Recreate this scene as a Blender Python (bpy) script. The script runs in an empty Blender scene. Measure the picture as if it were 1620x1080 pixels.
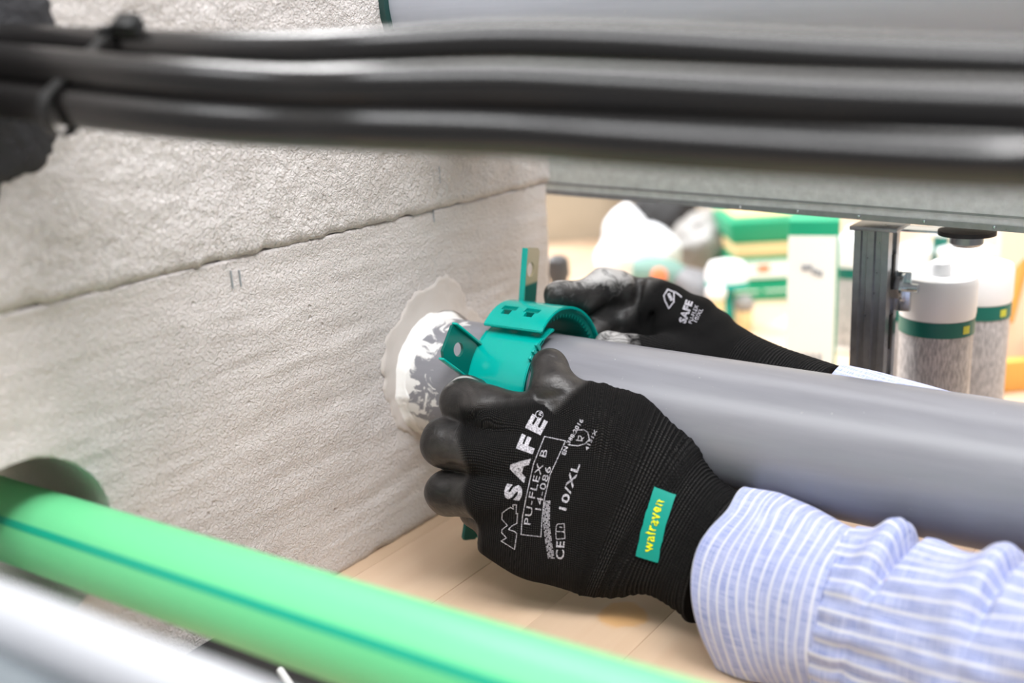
import bpy, bmesh, math, random
import numpy as np
from mathutils import Vector, Matrix, noise
from mathutils.bvhtree import BVHTree
random.seed(3)
SC = bpy.context.scene
COL = SC.collection
PI = math.pi

# ------------------------------------------------------------------ camera
F_PX = 1678.8925
RW = np.array([[0.8148, -0.1183, 0.5676], [0.5776, 0.2499, -0.7771], [-0.0499, 0.9610, 0.2720]])
u_, _, vt_ = np.linalg.svd(RW); RW = u_ @ vt_
CAM = np.array([0.4977, -0.5824, 0.2386])
TABLE = -0.1127
cam = bpy.data.cameras.new('camera')
camo = bpy.data.objects.new('camera', cam); COL.objects.link(camo)
m4 = Matrix([list(RW[0]) + [CAM[0]], list(RW[1]) + [CAM[1]], list(RW[2]) + [CAM[2]], [0, 0, 0, 1]])
camo.matrix_world = m4
cam.sensor_width = 36; cam.lens = F_PX / 1620 * 36
cam.clip_start = 0.01; cam.clip_end = 50
cam.dof.use_dof = True; cam.dof.focus_distance = 0.69; cam.dof.aperture_fstop = 3.0
SC.camera = camo
# ------------------------------------------------------------------ world and lights
w = bpy.data.worlds.new('world'); SC.world = w; w.use_nodes = True
w.node_tree.nodes['Background'].inputs[0].default_value = (0.97, 0.985, 1.0, 1)
w.node_tree.nodes['Background'].inputs[1].default_value = 0.30
def area(name, loc, target, sx, sy, power, col=(1, 1, 1)):
    l = bpy.data.lights.new(name, 'AREA'); l.shape = 'RECTANGLE'; l.size = sx; l.size_y = sy
    l.energy = power; l.color = col
    o = bpy.data.objects.new(name, l); COL.objects.link(o); o.location = loc
    o.rotation_euler = (Vector(target) - Vector(loc)).to_track_quat('-Z', 'Y').to_euler()
    return o
area('overhead_light', (1.3, -0.5, 2.2), (0.1, 0, 0), 1.2, 0.5, 50, (1, 0.985, 0.985))
area('overhead_light', (0.3, -1.5, 2.4), (0.2, 0, 0.1), 2.6, 0.8, 60, (0.97, 0.985, 1))  # unseen fill added to brighten the front of the upper pipe
area('overhead_light', (0.3, 0.70, 2.2), (0.25, 0.0, 0), 3.0, 0.8, 56, (1, 0.99, 0.98))
area('overhead_light', (-2.4, 0.6, 2.1), (0.1, -0.2, 0.1), 1.0, 2.6, 185, (1, 0.99, 0.99))
SC.view_settings.view_transform = 'Standard'; SC.view_settings.look = 'None'
SC.view_settings.gamma = 1; SC.view_settings.use_curve_mapping = False
SC.view_settings.exposure = 0.17

# ------------------------------------------------------------------ measuring helpers (photo pixel + real depth -> metres)
def ray(px, py): return RW @ np.array([px - 810, -(py - 540), -F_PX]) / F_PX
def P(px, py, d): return CAM + ray(px, py) * d
def on(px, py, ax, val):
    r = ray(px, py); return CAM + r * ((val - CAM[ax]) / r[ax])
def V(a): return Vector([float(x) for x in a])
def nrm(v): return v / np.linalg.norm(v)

# ------------------------------------------------------------------ materials
def mat(name, col=(.5, .5, .5), rough=.5, metal=0, spec=.5):
    m = bpy.data.materials.new(name); m.use_nodes = True
    b = m.node_tree.nodes['Principled BSDF']
    b.inputs['Base Color'].default_value = (*col, 1); b.inputs['Roughness'].default_value = rough
    b.inputs['Metallic'].default_value = metal; b.inputs['Specular IOR Level'].default_value = spec
    return m
class NT:
    def __init__(s, m): s.t = m.node_tree; s.b = s.t.nodes['Principled BSDF']; s.n = s.t.nodes; s.l = s.t.links
    def node(s, ty, **k):
        o = s.n.new(ty)
        for a, v in k.items():
            if a.startswith('i_'): o.inputs[a[2:].replace('_', ' ')].default_value = v
            else: setattr(o, a, v)
        return o
    def link(s, a, b): s.l.new(a, b)
    def coord(s, out='Object', scale=(1, 1, 1), rot=(0, 0, 0)):
        c = s.node('ShaderNodeTexCoord'); mp = s.node('ShaderNodeMapping')
        mp.inputs['Scale'].default_value = scale; mp.inputs['Rotation'].default_value = rot
        s.link(c.outputs[out], mp.inputs['Vector']); return mp.outputs['Vector']
    def attr(s, name, scale=(1, 1, 1)):
        c = s.node('ShaderNodeAttribute', attribute_name=name); mp = s.node('ShaderNodeMapping')
        mp.inputs['Scale'].default_value = scale
        s.link(c.outputs['Vector'], mp.inputs['Vector']); return mp.outputs['Vector']
    def fac(s, name): return s.node('ShaderNodeAttribute', attribute_name=name).outputs['Fac']
    def noise(s, vec, scale, detail=3, rough=.5, dist=0):
        o = s.node('ShaderNodeTexNoise'); o.inputs['Scale'].default_value = scale; o.inputs['Detail'].default_value = detail
        o.inputs['Roughness'].default_value = rough; o.inputs['Distortion'].default_value = dist
        s.link(vec, o.inputs['Vector']); return o.outputs['Fac']
    def ramp(s, f, stops):
        o = s.node('ShaderNodeValToRGB'); e = o.color_ramp.elements
        while len(e) < len(stops): e.new(.5)
        for i, (p, c) in enumerate(stops):
            e[i].position = p; e[i].color = (*c, 1) if len(c) == 3 else c
        s.link(f, o.inputs['Fac']); return o.outputs['Color']
    def mix(s, f, a, b):
        o = s.node('ShaderNodeMix', data_type='RGBA')
        for i, v in ((0, f), (6, a), (7, b)):
            if hasattr(v, 'is_output'): s.link(v, o.inputs[i])
            else: o.inputs[i].default_value = v if i == 0 else (*v, 1)
        return o.outputs[2]
    def math(s, op, a, b=0, c=0):
        o = s.node('ShaderNodeMath', operation=op)
        for i, v in enumerate((a, b, c)):
            if hasattr(v, 'is_output'): s.link(v, o.inputs[i])
            else: o.inputs[i].default_value = v
        return o.outputs[0]
    def bump(s, h, strength, dist=.001, prev=None):
        o = s.node('ShaderNodeBump'); o.inputs['Strength'].default_value = strength; o.inputs['Distance'].default_value = dist
        s.link(h, o.inputs['Height'])
        if prev is not None: s.link(prev, o.inputs['Normal'])
        s.link(o.outputs[0], s.b.inputs['Normal']); return o.outputs[0]
    def base(s, c): s.link(c, s.b.inputs['Base Color'])
    def rough(s, c): s.link(c, s.b.inputs['Roughness'])

# concrete
def concrete(name, c1, c2, sc, strength, streak, dist=.0015):
    m = mat(name, c1, .75, 0, .35); n = NT(m)
    v = n.coord(); g = n.noise(v, sc, 4, .55, .9)
    vs = n.coord(scale=(1, 5, 90 if streak else 40)); st = n.noise(vs, .8, 3, .5)
    big = n.noise(v, 9, 3, .6)
    n.base(n.mix(n.ramp(big, [(.3, (0, 0, 0)), (.75, (1, 1, 1))]), c1, c2))
    pits = n.node('ShaderNodeTexVoronoi'); pits.inputs['Scale'].default_value = 75; n.link(v, pits.inputs['Vector'])
    pm = n.ramp(pits.outputs['Distance'], [(.0, (0, 0, 0)), (.13, (1, 1, 1))])
    sel = n.ramp(n.noise(v, 22, 2), [(.50, (1, 1, 1)), (.56, (0, 0, 0))])
    pit = n.math('MAXIMUM', pm, sel)
    b = n.bump(g, strength, dist)
    b = n.bump(st, streak, .004, b) if streak else b
    n.bump(pit, .7, .0015, b)
    return m
M = {}
M['aac'] = concrete('pale aerated concrete', (.605, .565, .55), (.685, .645, .63), 430, .9, .22, .0022)
M['plaster'] = concrete('rough troweled plaster', (.615, .575, .555), (.70, .665, .65), 360, 1.0, 0, .0030)
m = M['mortar'] = mat('smooth mortar', (.61, .56, .53), .65); n = NT(m); v = n.coord(); n.bump(n.noise(v, 160, 4), .35, .001)
m = M['coating'] = mat('black firestop coating', (.018, .018, .022), .62); n = NT(m); v = n.coord(); n.bump(n.noise(v, 120, 4, .6, .5), .9, .003)
m = M['sealant'] = mat('white sealant', (.86, .85, .84), .45); n = NT(m); v = n.coord(); n.bump(n.noise(v, 90, 3), .6, .002)
def pvc(name, col, rough, smear=False):
    m = mat(name, col, rough); n = NT(m); v = n.coord(); vs = n.coord(scale=(6, 120, 120))
    sc = n.noise(vs, 1, 4, .6); sp = n.noise(v, 420, 2)
    c = n.mix(n.ramp(sc, [(.3, (0, 0, 0)), (.7, (1, 1, 1))]), tuple(x * .92 for x in col), tuple(x * 1.07 for x in col))
    c = n.mix(n.ramp(sp, [(.74, (0, 0, 0)), (.78, (.5, .5, .5))]), c, (.6, .6, .6))
    if smear:
        sx = n.node('ShaderNodeSeparateXYZ'); n.link(n.coord(), sx.inputs[0])
        k = n.math('SUBTRACT', n.noise(v, 70, 4, .6, 1.0), n.math('MULTIPLY', sx.outputs[0], 7.5))
        c = n.mix(n.ramp(k, [(.34, (0, 0, 0)), (.40, (.9, .9, .9))]), c, (.84, .83, .82))
    n.base(c)
    rr = n.math('MULTIPLY_ADD', sc, .2, rough - .1); n.rough(rr)
    n.bump(sc, .12, .0006)
    return m
M['grey_pipe'] = pvc('grey pvc', (.235, .235, .262), .34, True)
M['upper_pipe'] = pvc('grey pvc of upper pipe', (.46, .485, .56), .4)
m = M['green_pipe'] = mat('mint green polypropylene', (.13, .56, .25), .42); n = NT(m); v = n.coord(); n.bump(n.noise(v, 60, 2), .1, .001)
M['green_stripe'] = mat('teal stripe', (.0, .33, .21), .4)
m = M['teal_paint'] = mat('glossy teal paint', (.0, .36, .285), .18, 0, .5); n = NT(m)
v = n.coord(); n.base(n.mix(n.noise(v, 30, 2), (.0, .36, .31), (.0, .44, .38))); n.bump(n.noise(v, 35, 2), .12, .003)
m.node_tree.nodes['Principled BSDF'].inputs['Coat Weight'].default_value = .15
M['teal_dark'] = mat('dark teal lining', (.0, .20, .16), .3)
M['lug_reflection'] = mat('painted yellow reflection', (.62, .50, .32), .3, .7)  # yellowish tone of the reflection painted on the lug
m = M['cable'] = mat('black cable sheath', (.009, .008, .0075), .25, 0, .7); n = NT(m); v = n.coord(); n.bump(n.noise(v, 300, 2), .08, .0005); n.b.inputs['IOR'].default_value = 1.52
M['tie'] = mat('black nylon', (.012, .012, .012), .4)
def galv(name, c, rough=.42):
    m = mat(name, c, rough, .75); n = NT(m); v = n.coord()
    g = n.noise(v, 130, 3, .6); n.base(n.mix(g, tuple(x * .7 for x in c), tuple(min(1, x * 1.25) for x in c)))
    n.rough(n.math('MULTIPLY_ADD', g, .25, rough - .1)); n.bump(g, .15, .001); return m
M['galv'] = galv('galvanised steel', (.72, .76, .75), .5)
M['galv'].node_tree.nodes['Principled BSDF'].inputs['Metallic'].default_value = .35
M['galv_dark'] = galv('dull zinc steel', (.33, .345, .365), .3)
M['steel'] = mat('bright steel', (.6, .66, .7), .2, .9)
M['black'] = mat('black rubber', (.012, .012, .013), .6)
def wood(name, c1, c2, spot=None):
    m = mat(name, c1, .45); n = NT(m); v = n.coord(scale=(60, 3, 30)); g = n.noise(v, 1, 4, .55, .6)
    v2 = n.coord(scale=(1, .35, 1)); b2 = n.noise(v2, 14, 2)
    oi = n.node('ShaderNodeObjectInfo')
    c = n.mix(g, c1, c2); c = n.mix(n.ramp(b2, [(.35, (0, 0, 0)), (.7, (.6, .6, .6))]), c, c2)
    c = n.mix(n.math('MULTIPLY', oi.outputs['Random'], .8), c, tuple(x * .72 for x in c1))
    if spot is not None:
        tc = n.node('ShaderNodeNewGeometry'); d = n.node('ShaderNodeVectorMath', operation='DISTANCE')
        n.link(tc.outputs['Position'], d.inputs[0]); d.inputs[1].default_value = spot
        k = n.math('MULTIPLY_ADD', n.noise(n.coord(), 60, 3), .012, d.outputs['Value'])
        c = n.mix(n.ramp(k, [(.019, (.85, .85, .85)), (.0235, (0, 0, 0))]), c, (.72, .40, .16))
    n.base(c); n.bump(g, .15, .001); return m
SPOT = tuple(on(985, 972, 2, TABLE))
M['wood'] = wood('pale beech table', (.66, .455, .30), (.78, .59, .43), SPOT)
M['chip'] = wood('tan board', (.40, .35, .27), (.50, .45, .36))
M['ply_edge'] = mat('orange brown wood edge', (.68, .33, .07), .5)
M['cream'] = mat('cream board', (.86, .74, .58), .5)

def cuff_rings(n):
    w_ = n.node('ShaderNodeTexWave', bands_direction='X'); w_.inputs['Scale'].default_value = 135; w_.inputs['Distortion'].default_value = .5
    w2 = n.node('ShaderNodeTexWave', bands_direction='Y'); w2.inputs['Scale'].default_value = 180; w2.inputs['Distortion'].default_value = .3
    a = n.attr('guv'); n.link(a, w_.inputs['Vector']); n.link(a, w2.inputs['Vector'])
    return n.math('MULTIPLY', w_.outputs['Fac'], n.math('MULTIPLY_ADD', w2.outputs['Fac'], .6, .4))
def knit_nodes(n, name='guv'):
    a = n.attr(name)
    w1 = n.node('ShaderNodeTexWave', bands_direction='X'); w1.inputs['Scale'].default_value = 260; w1.inputs['Distortion'].default_value = .4
    w2 = n.node('ShaderNodeTexWave', bands_direction='Y'); w2.inputs['Scale'].default_value = 330; w2.inputs['Distortion'].default_value = .4
    n.link(a, w1.inputs['Vector']); n.link(a, w2.inputs['Vector'])
    return n.math('MULTIPLY', w1.outputs['Fac'], w2.outputs['Fac'])
def glove_mat(name, dust):
    m = mat(name, (.012, .012, .012), .8, 0, .3); n = NT(m)
    coat = n.fac('coat'); v = n.coord(); k = knit_nodes(n)
    dn = n.noise(v, 45, 4, .6, .6)
    knitc = n.mix(n.ramp(k, [(.15, (0, 0, 0)), (.7, (1, 1, 1))]), (.005, .005, .0055), (.042, .039, .038))
    coatc = n.mix(n.ramp(dn, [(.4, (0, 0, 0)), (.8, (1, 1, 1))]), (.012, .011, .011), (.062, .056, .054))
    du = n.fac('dust')
    d2 = n.ramp(n.math('ADD', n.math('MULTIPLY', n.noise(v, 95, 4, .6, .8), .7), n.math('MULTIPLY', du, .5)), [(.60, (0, 0, 0)), (.80, (1, 1, 1))])
    cm = n.fac('cuffm'); ring = cuff_rings(n)
    knitc = n.mix(cm, knitc, n.mix(ring, (.005, .005, .0055), (.044, .042, .042)))
    c = n.mix(coat, knitc, coatc)
    c = n.mix(n.math('MULTIPLY', d2, n.math('MULTIPLY', du, dust)), c, (.62, .60, .59)); n.base(c)
    n.rough(n.math('MULTIPLY_ADD', coat, -.42, .82))
    n.bump(n.math('MULTIPLY', ring, cm), 1.0, .0016); rb_ = n.n[-1].outputs[0]
    kk = n.math('MULTIPLY', k, n.math('SUBTRACT', 1, coat))
    b = n.bump(kk, 1.0, .0011, rb_); fine = n.noise(v, 700, 3)
    b = n.bump(n.math('MULTIPLY', fine, coat), .25, .0006, b)
    n.bump(n.noise(v, 95, 3, .5, .5), .45, .0018, b)
    sp = n.math('MULTIPLY_ADD', coat, .30, .12); n.link(sp, n.b.inputs['Specular IOR Level'])
    return m
M['glove'] = glove_mat('black knit work glove', .9)
M['print'] = mat('white glove print', (.62, .60, .66), .6); n = NT(M['print']); n.base(n.mix(n.ramp(n.noise(n.coord(), 1500, 1), [(.42, (0, 0, 0)), (.55, (1, 1, 1))]), (.20, .19, .22), (.60, .58, .64)))
M['patch'] = mat('teal rubber patch', (.0, .30, .24), .42); n = NT(M['patch']); n.bump(knit_nodes(n), .5, .0008)
M['yellow'] = mat('yellow lettering', (.80, .84, .0), .5)
M['skin'] = mat('skin', (.62, .33, .20), .5); M['skin'].node_tree.nodes['Principled BSDF'].inputs['Subsurface Weight'].default_value = .1
def shirt(name, period, along):
    m = mat(name, (.5, .6, .85), .8, 0, .2); n = NT(m)
    a = n.node('ShaderNodeAttribute', attribute_name='suv'); sx = n.node('ShaderNodeSeparateXYZ'); n.link(a.outputs['Vector'], sx.inputs[0])
    wob = n.math('MULTIPLY', n.noise(n.attr('suv'), 30, 2), .0014)
    c = n.math('ADD', sx.outputs[along], wob)
    fr = n.math('FRACT', n.math('DIVIDE', c, period))
    st = n.ramp(fr, [(.0, (.9, .9, .9)), (.12, (.9, .9, .9)), (.22, (0, 0, 0)), (.94, (0, 0, 0)), (1, (.9, .9, .9))])
    sA = n.noise(n.attr('suv', (60, 1800, 1)), 1, 2); sB = n.noise(n.attr('suv', (1800, 60, 1)), 1, 2)
    mot = n.math('MULTIPLY_ADD', n.math('ADD', sA, sB), .5, 0)
    blue = n.mix(n.ramp(mot, [(.38, (0, 0, 0)), (.62, (1, 1, 1))]), (.235, .285, .58), (.55, .585, .81))
    n.base(n.mix(st, blue, (.74, .74, .80)))
    n.bump(mot, .25, .0005)
    n.b.inputs['Sheen Weight'].default_value = .2
    return m
M['cuff'] = shirt('blue cloth with stripes round the cuff', .0062, 0)
M['sleeve'] = shirt('blue cloth with lengthwise stripes', .0078, 1)
M['white'] = mat('white plastic', (.82, .82, .83), .35)
M['pale_grey'] = mat('light grey plastic', (.42, .43, .46), .3)
M['corner_steel'] = mat('blue grey steel', (.13, .15, .165), .55)
M['bag_white'] = mat('white cloth', (.86, .89, .95), .8)
M['bag_grey'] = mat('grey plastic film', (.27, .26, .25), .5)
M['carton'] = mat('white carton', (.80, .80, .76), .5)
M['green'] = mat('green carton', (.0, .27, .13), .45)
M['teal_band'] = mat('dark teal label', (.0, .13, .10), .4)
M['gold'] = mat('yellow print', (.55, .55, .05), .5)
M['cardboard'] = mat('cardboard', (.72, .52, .26), .6)
m = M['cart_body'] = mat('fine print label', (.45, .44, .45), .4); n = NT(m)
v = n.coord(scale=(1, 1, 1)); g = n.noise(n.coord(scale=(1100, 1100, 160)), 1, 2); n.base(n.mix(n.ramp(g, [(.40, (0, 0, 0)), (.60, (1, 1, 1))]), (.30, .295, .31), (.56, .55, .56)))
M['ink'] = mat('grey ink', (.30, .32, .34), .5)
M['tool_green'] = mat('grey green tool casing', (.17, .30, .26), .5)
M['orange'] = mat('orange plastic', (.75, .20, .08), .45)
M['dark'] = mat('dark plastic', (.06, .06, .065), .5)
M['grey'] = mat('grey tool', (.16, .16, .17), .5)
M['wallback'] = concrete('beige back wall', (.50, .45, .37), (.58, .53, .45), 40, .2, 0)

# ------------------------------------------------------------------ object helpers
def link(name, me, m, parent=None, smooth=True):
    if m is not None:
        for mm in (m if isinstance(m, (list, tuple)) else [m]): me.materials.append(mm)
    if smooth: me.polygons.foreach_set('use_smooth', [True] * len(me.polygons))
    o = bpy.data.objects.new(name, me); COL.objects.link(o)
    if parent is not None: o.parent = parent; o.matrix_parent_inverse = Matrix.Translation(-parent.location)
    return o
def mk(name, vs, fs, m, parent=None, smooth=True):
    me = bpy.data.meshes.new(name); me.from_pydata([tuple(map(float, v)) for v in vs], [], fs); me.update()
    return link(name, me, m, parent, smooth)
def tag(o, label=None, cat=None, group=None, kind=None):
    for k, v in (('label', label), ('category', cat), ('group', group), ('kind', kind)):
        if v: o[k] = v
    return o
def empty(name, loc, label, cat, group=None):
    o = bpy.data.objects.new(name, None); COL.objects.link(o); o.location = tuple(map(float, loc)); o.empty_display_size = .02
    return tag(o, label, cat, group)
def sharp(me, ang=35):
    bm = bmesh.new(); bm.from_mesh(me)
    for e in bm.edges:
        if len(e.link_faces) == 2 and e.calc_face_angle(0) > math.radians(ang): e.smooth = False
    bm.to_mesh(me); bm.free()
def box(name, c, s, m, parent=None, bev=.001, rot=None, taper=None):
    bm = bmesh.new(); bmesh.ops.create_cube(bm, size=1)
    for v in bm.verts:
        k = 1
        if taper and v.co.z < 0: k = taper
        v.co = Vector((v.co.x * s[0] * k, v.co.y * s[1] * k, v.co.z * s[2]))
    if bev: bmesh.ops.bevel(bm, geom=list(bm.edges), offset=bev, segments=2, affect='EDGES', profile=.5)
    R = rot if rot is not None else Matrix.Identity(3)
    for v in bm.verts: v.co = R @ v.co + V(c)
    me = bpy.data.meshes.new(name); bm.to_mesh(me); bm.free()
    o = link(name, me, m, parent); sharp(o.data); return o
def frames(path):
    path = np.array(path, float); n = len(path)
    T = np.gradient(path, axis=0); T /= np.linalg.norm(T, axis=1)[:, None]
    a = np.array([0, 0, 1.]) if abs(T[0][2]) < .9 else np.array([1., 0, 0])
    N = [nrm(a - T[0] * a.dot(T[0]))]
    for i in range(1, n):
        q = N[-1] - T[i] * N[-1].dot(T[i]); N.append(nrm(q))
    N = np.array(N); return path, T, N, np.cross(T, N)
def spline(pts, k):
    pts = np.array(pts, float); n = len(pts); t = np.linspace(0, n - 1, k); out = []
    for x in t:
        i = min(int(x), n - 2); u = x - i
        p0 = pts[max(i - 1, 0)]; p1 = pts[i]; p2 = pts[i + 1]; p3 = pts[min(i + 2, n - 1)]
        out.append(.5 * ((2 * p1) + (-p0 + p2) * u + (2 * p0 - 5 * p1 + 4 * p2 - p3) * u * u + (-p0 + 3 * p1 - 3 * p2 + p3) * u ** 3))
    return np.array(out)
def tube(name, path, r, m, parent=None, n=32, caps=True, inner=None):
    path, T, N, B = frames(path); k = len(path)
    r = np.full(k, r) if np.isscalar(r) else np.array(r)
    vs = []; fs = []
    a = np.linspace(0, 2 * PI, n, endpoint=False)
    for i in range(k):
        for t in a: vs.append(path[i] + r[i] * (math.cos(t) * N[i] + math.sin(t) * B[i]))
    for i in range(k - 1):
        for j in range(n):
            fs.append((i * n + j, i * n + (j + 1) % n, (i + 1) * n + (j + 1) % n, (i + 1) * n + j))
    if caps: fs.append(tuple(range(n - 1, -1, -1))); fs.append(tuple((k - 1) * n + j for j in range(n)))
    o = mk(name, vs, fs, m, parent); sharp(o.data, 50); return o
def lathe(name, prof, base, m, parent=None, n=48, axis=(0, 0, 1)):
    """prof: (radius, height) pairs along axis from base"""
    ax = nrm(np.array(axis, float)); a0 = np.array([1., 0, 0]) if abs(ax[0]) < .9 else np.array([0, 1., 0])
    N = nrm(a0 - ax * a0.dot(ax)); B = np.cross(ax, N); base = np.array(base, float)
    vs = []; fs = []
    for (r, h) in prof:
        for j in range(n):
            t = 2 * PI * j / n; vs.append(base + ax * h + r * (math.cos(t) * N + math.sin(t) * B))
    for i in range(len(prof) - 1):
        for j in range(n): fs.append((i * n + j, i * n + (j + 1) % n, (i + 1) * n + (j + 1) % n, (i + 1) * n + j))
    fs.append(tuple(range(n - 1, -1, -1))); fs.append(tuple((len(prof) - 1) * n + j for j in range(n)))
    o = mk(name, vs, fs, m, parent); sharp(o.data, 40); return o
def apply_mods(o):
    dg = bpy.context.evaluated_depsgraph_get(); me = bpy.data.meshes.new_from_object(o.evaluated_get(dg))
    o.modifiers.clear(); old = o.data; o.data = me; bpy.data.meshes.remove(old)
def extrude_profile(name, prof, x0, x1, m, parent=None, dir_=(1, 0, 0), org=(0, 0, 0), up=(0, 0, 1), side=(0, 1, 0)):
    """closed 2D profile (side,up) swept along dir_"""
    d = np.array(dir_, float); s = np.array(side, float); u = np.array(up, float); o0 = np.array(org, float)
    vs = [o0 + d * x + s * a + u * b for x in (x0, x1) for a, b in prof]; k = len(prof)
    fs = [(i, (i + 1) % k, k + (i + 1) % k, k + i) for i in range(k)]
    fs += [tuple(range(k - 1, -1, -1)), tuple(range(k, 2 * k))]
    o = mk(name, vs, fs, m, parent, smooth=False)
    bm = bmesh.new(); bm.from_mesh(o.data); bmesh.ops.recalc_face_normals(bm, faces=bm.faces); bm.to_mesh(o.data); bm.free()
    return o

# ------------------------------------------------------------------ table and far wall (setting)
TX0, TX1, TY0, TY1 = -.62, .78, -.62, 1.5
table = empty('workbench', (.1, .4, TABLE - .04), 'pale beech workbench top of narrow boards under the concrete wall and pipes', 'table')
pw = .07; n_p = int((TX1 - TX0) / pw)
for i in range(n_p):
    x = TX0 + pw * (i + .5)
    box('plank', (x, (TY0 + TY1) / 2, TABLE - .015 - random.uniform(0, .0004)), (pw - .0002, TY1 - TY0, .03), M['wood'], table, .0003)
wb = tag(box('wall_back', (0, 1.75, .6), (5, .1, 2.6), M['wallback'], None, 0), kind='structure')
floor = tag(box('floor', (.5, .4, -.95), (6, 6, .04), M['grey'], None, 0), kind='structure')

# ------------------------------------------------------------------ concrete wall
WY0, WY1, WT = -.50, .1605, .15
wall = bpy.data.objects.new('wall_left', None); COL.objects.link(wall); wall.location = (0, -.17, TABLE)
tag(wall, kind='structure')
def fbm(p, s, o=3): return noise.fractal(Vector(p) * s, 1.0, 2.0, o)
def block(name, z0, z1, m, xf, fn, step=.0022):
    ny = int((WY1 - WY0) / step); nz = int((z1 - z0) / step); vs = []; fs = []
    for j in range(nz + 1):
        for i in range(ny + 1):
            y = WY0 + (WY1 - WY0) * i / ny; z = z0 + (z1 - z0) * j / nz
            dx, dz = fn(y, z); vs.append((xf + dx, y, z + dz))
    a = lambda i, j: j * (ny + 1) + i
    for j in range(nz):
        for i in range(ny): fs.append((a(i, j), a(i + 1, j), a(i + 1, j + 1), a(i, j + 1)))
    # back and sides
    ring = [a(i, 0) for i in range(ny + 1)] + [a(ny, j) for j in range(1, nz + 1)] + [a(i, nz) for i in range(ny - 1, -1, -1)] + [a(0, j) for j in range(nz - 1, 0, -1)]
    b0 = len(vs)
    for k in ring: vs.append((-WT, vs[k][1], vs[k][2]))
    L = len(ring)
    for k in range(L): fs.append((ring[k], b0 + k, b0 + (k + 1) % L, ring[(k + 1) % L]))
    fs.append(tuple(b0 + k for k in range(L - 1, -1, -1)))
    return mk(name, vs, fs, m, wall)
JZ = .1235
def f_low(y, z):
    d = .0009 * fbm((0, y * .25, z), 34) + .0006 * fbm((1, y * .12, z), 110, 2) + .0004 * fbm((2, y, z), 60)
    e = .0015 * max(0, 1 - (WY1 - y) / .004); eb = .0025 * max(0, 1 - (z - TABLE) / .005) * (1 + fbm((5, y, 0), 60))
    return d - e - eb, 0
def f_up(y, z):
    d = .0011 * fbm((3, y, z), 45) + .0007 * fbm((4, y, z), 170, 3)
    k = max(0, 1 - (z - JZ) / .004)
    return d - .0022 * k, (.0016 * fbm((6, y, 0), 70, 4)) * max(0, 1 - (z - JZ) / .02)
low = block('concrete_block', TABLE, JZ - .0006, M['aac'], 0, f_low)
up = block('plastered_block', JZ, .42, M['plaster'], .0030, f_up)
# bored holes
HOLE = (-.328, .001, .047)
GP = dict(y=-.31, z=-.0014, r=.0216, dy=.0478)
def cut(o, y, z, r):
    bm = bmesh.new(); bmesh.ops.create_cone(bm, cap_ends=True, segments=96, radius1=r, radius2=r, depth=.5)
    bmesh.ops.rotate(bm, verts=bm.verts, matrix=Matrix.Rotation(PI / 2, 3, 'Y')); bmesh.ops.translate(bm, verts=bm.verts, vec=(-.05, y, z))
    me = bpy.data.meshes.new('cutter'); bm.to_mesh(me); bm.free(); c = bpy.data.objects.new('cutter', me); COL.objects.link(c)
    md = o.modifiers.new('b', 'BOOLEAN'); md.object = c; md.operation = 'DIFFERENCE'; md.solver = 'EXACT'
    apply_mods(o); bpy.data.objects.remove(c)
cut(low, *HOLE)
# smooth mortar patch and white sealant round the grey pipe
def disc_patch(name, cy, cz, rf, m, x0, th, seed=0, n=160, rings=14, rin=0., wob=.12):
    vs = []; fs = []
    for i in range(rings + 1):
        k = i / rings
        for j in range(n):
            t = 2 * PI * j / n
            R = rf(t) * (1 + wob * noise.fractal(Vector((math.cos(t) * 2.2 + seed, math.sin(t) * 2.2, 0)), 1, 2, 5))
            r = rin + (R - rin) * k
            y = cy + r * math.cos(t); z = cz + r * math.sin(t)
            vs.append((x0 + (th if i < rings else -.002) * (1 - .6 * k * k) + .0005 * fbm((seed, y, z), 80), y, z))
    for i in range(rings):
        for j in range(n): fs.append((i * n + j, (i + 1) * n + j, (i + 1) * n + (j + 1) % n, i * n + (j + 1) % n))
    return mk(name, vs, fs, m, wall)
disc_patch('mortar_patch', .008, .004, lambda t: .060 + .009 * math.cos(t - 2.4), M['mortar'], .0006, .0007, 4, rin=.043, wob=.16)
disc_patch('firestop_coating', -.345, .243, lambda t: .072, M['coating'], .0042, .003, 9, rin=0, wob=.22)

for (px, py, l_) in ((366, 442, .011), (379, 440, .010)):
    q = on(px, py, 0, 0); box('pencil_mark', (.0004, q[1], q[2]), (.0012, .0006, l_), M['ink'], wall, 0)
for (px, py, l_) in ((685, 338, .012), (690, 276, .012)):
    q = on(px, py, 0, 0); box('pencil_mark', (.0030 if py < 300 else .0004, q[1], q[2]), (.0012, .0005, l_), M['ink'], wall, 0)
# ------------------------------------------------------------------ grey pipe being clamped
GD = nrm(np.array([1, .08, -.0364])); GR = .0437
def gp(x): return np.array([0, 0, 0.]) + GD * x
pipe = tag(tube('grey_pipe', [gp(x) for x in np.linspace(-.14, .95, 30)], GR, M['grey_pipe'], None, 128), 'wide grey plastic pipe gripped by the gloved hands, leaving the concrete wall', 'pipe')
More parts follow.
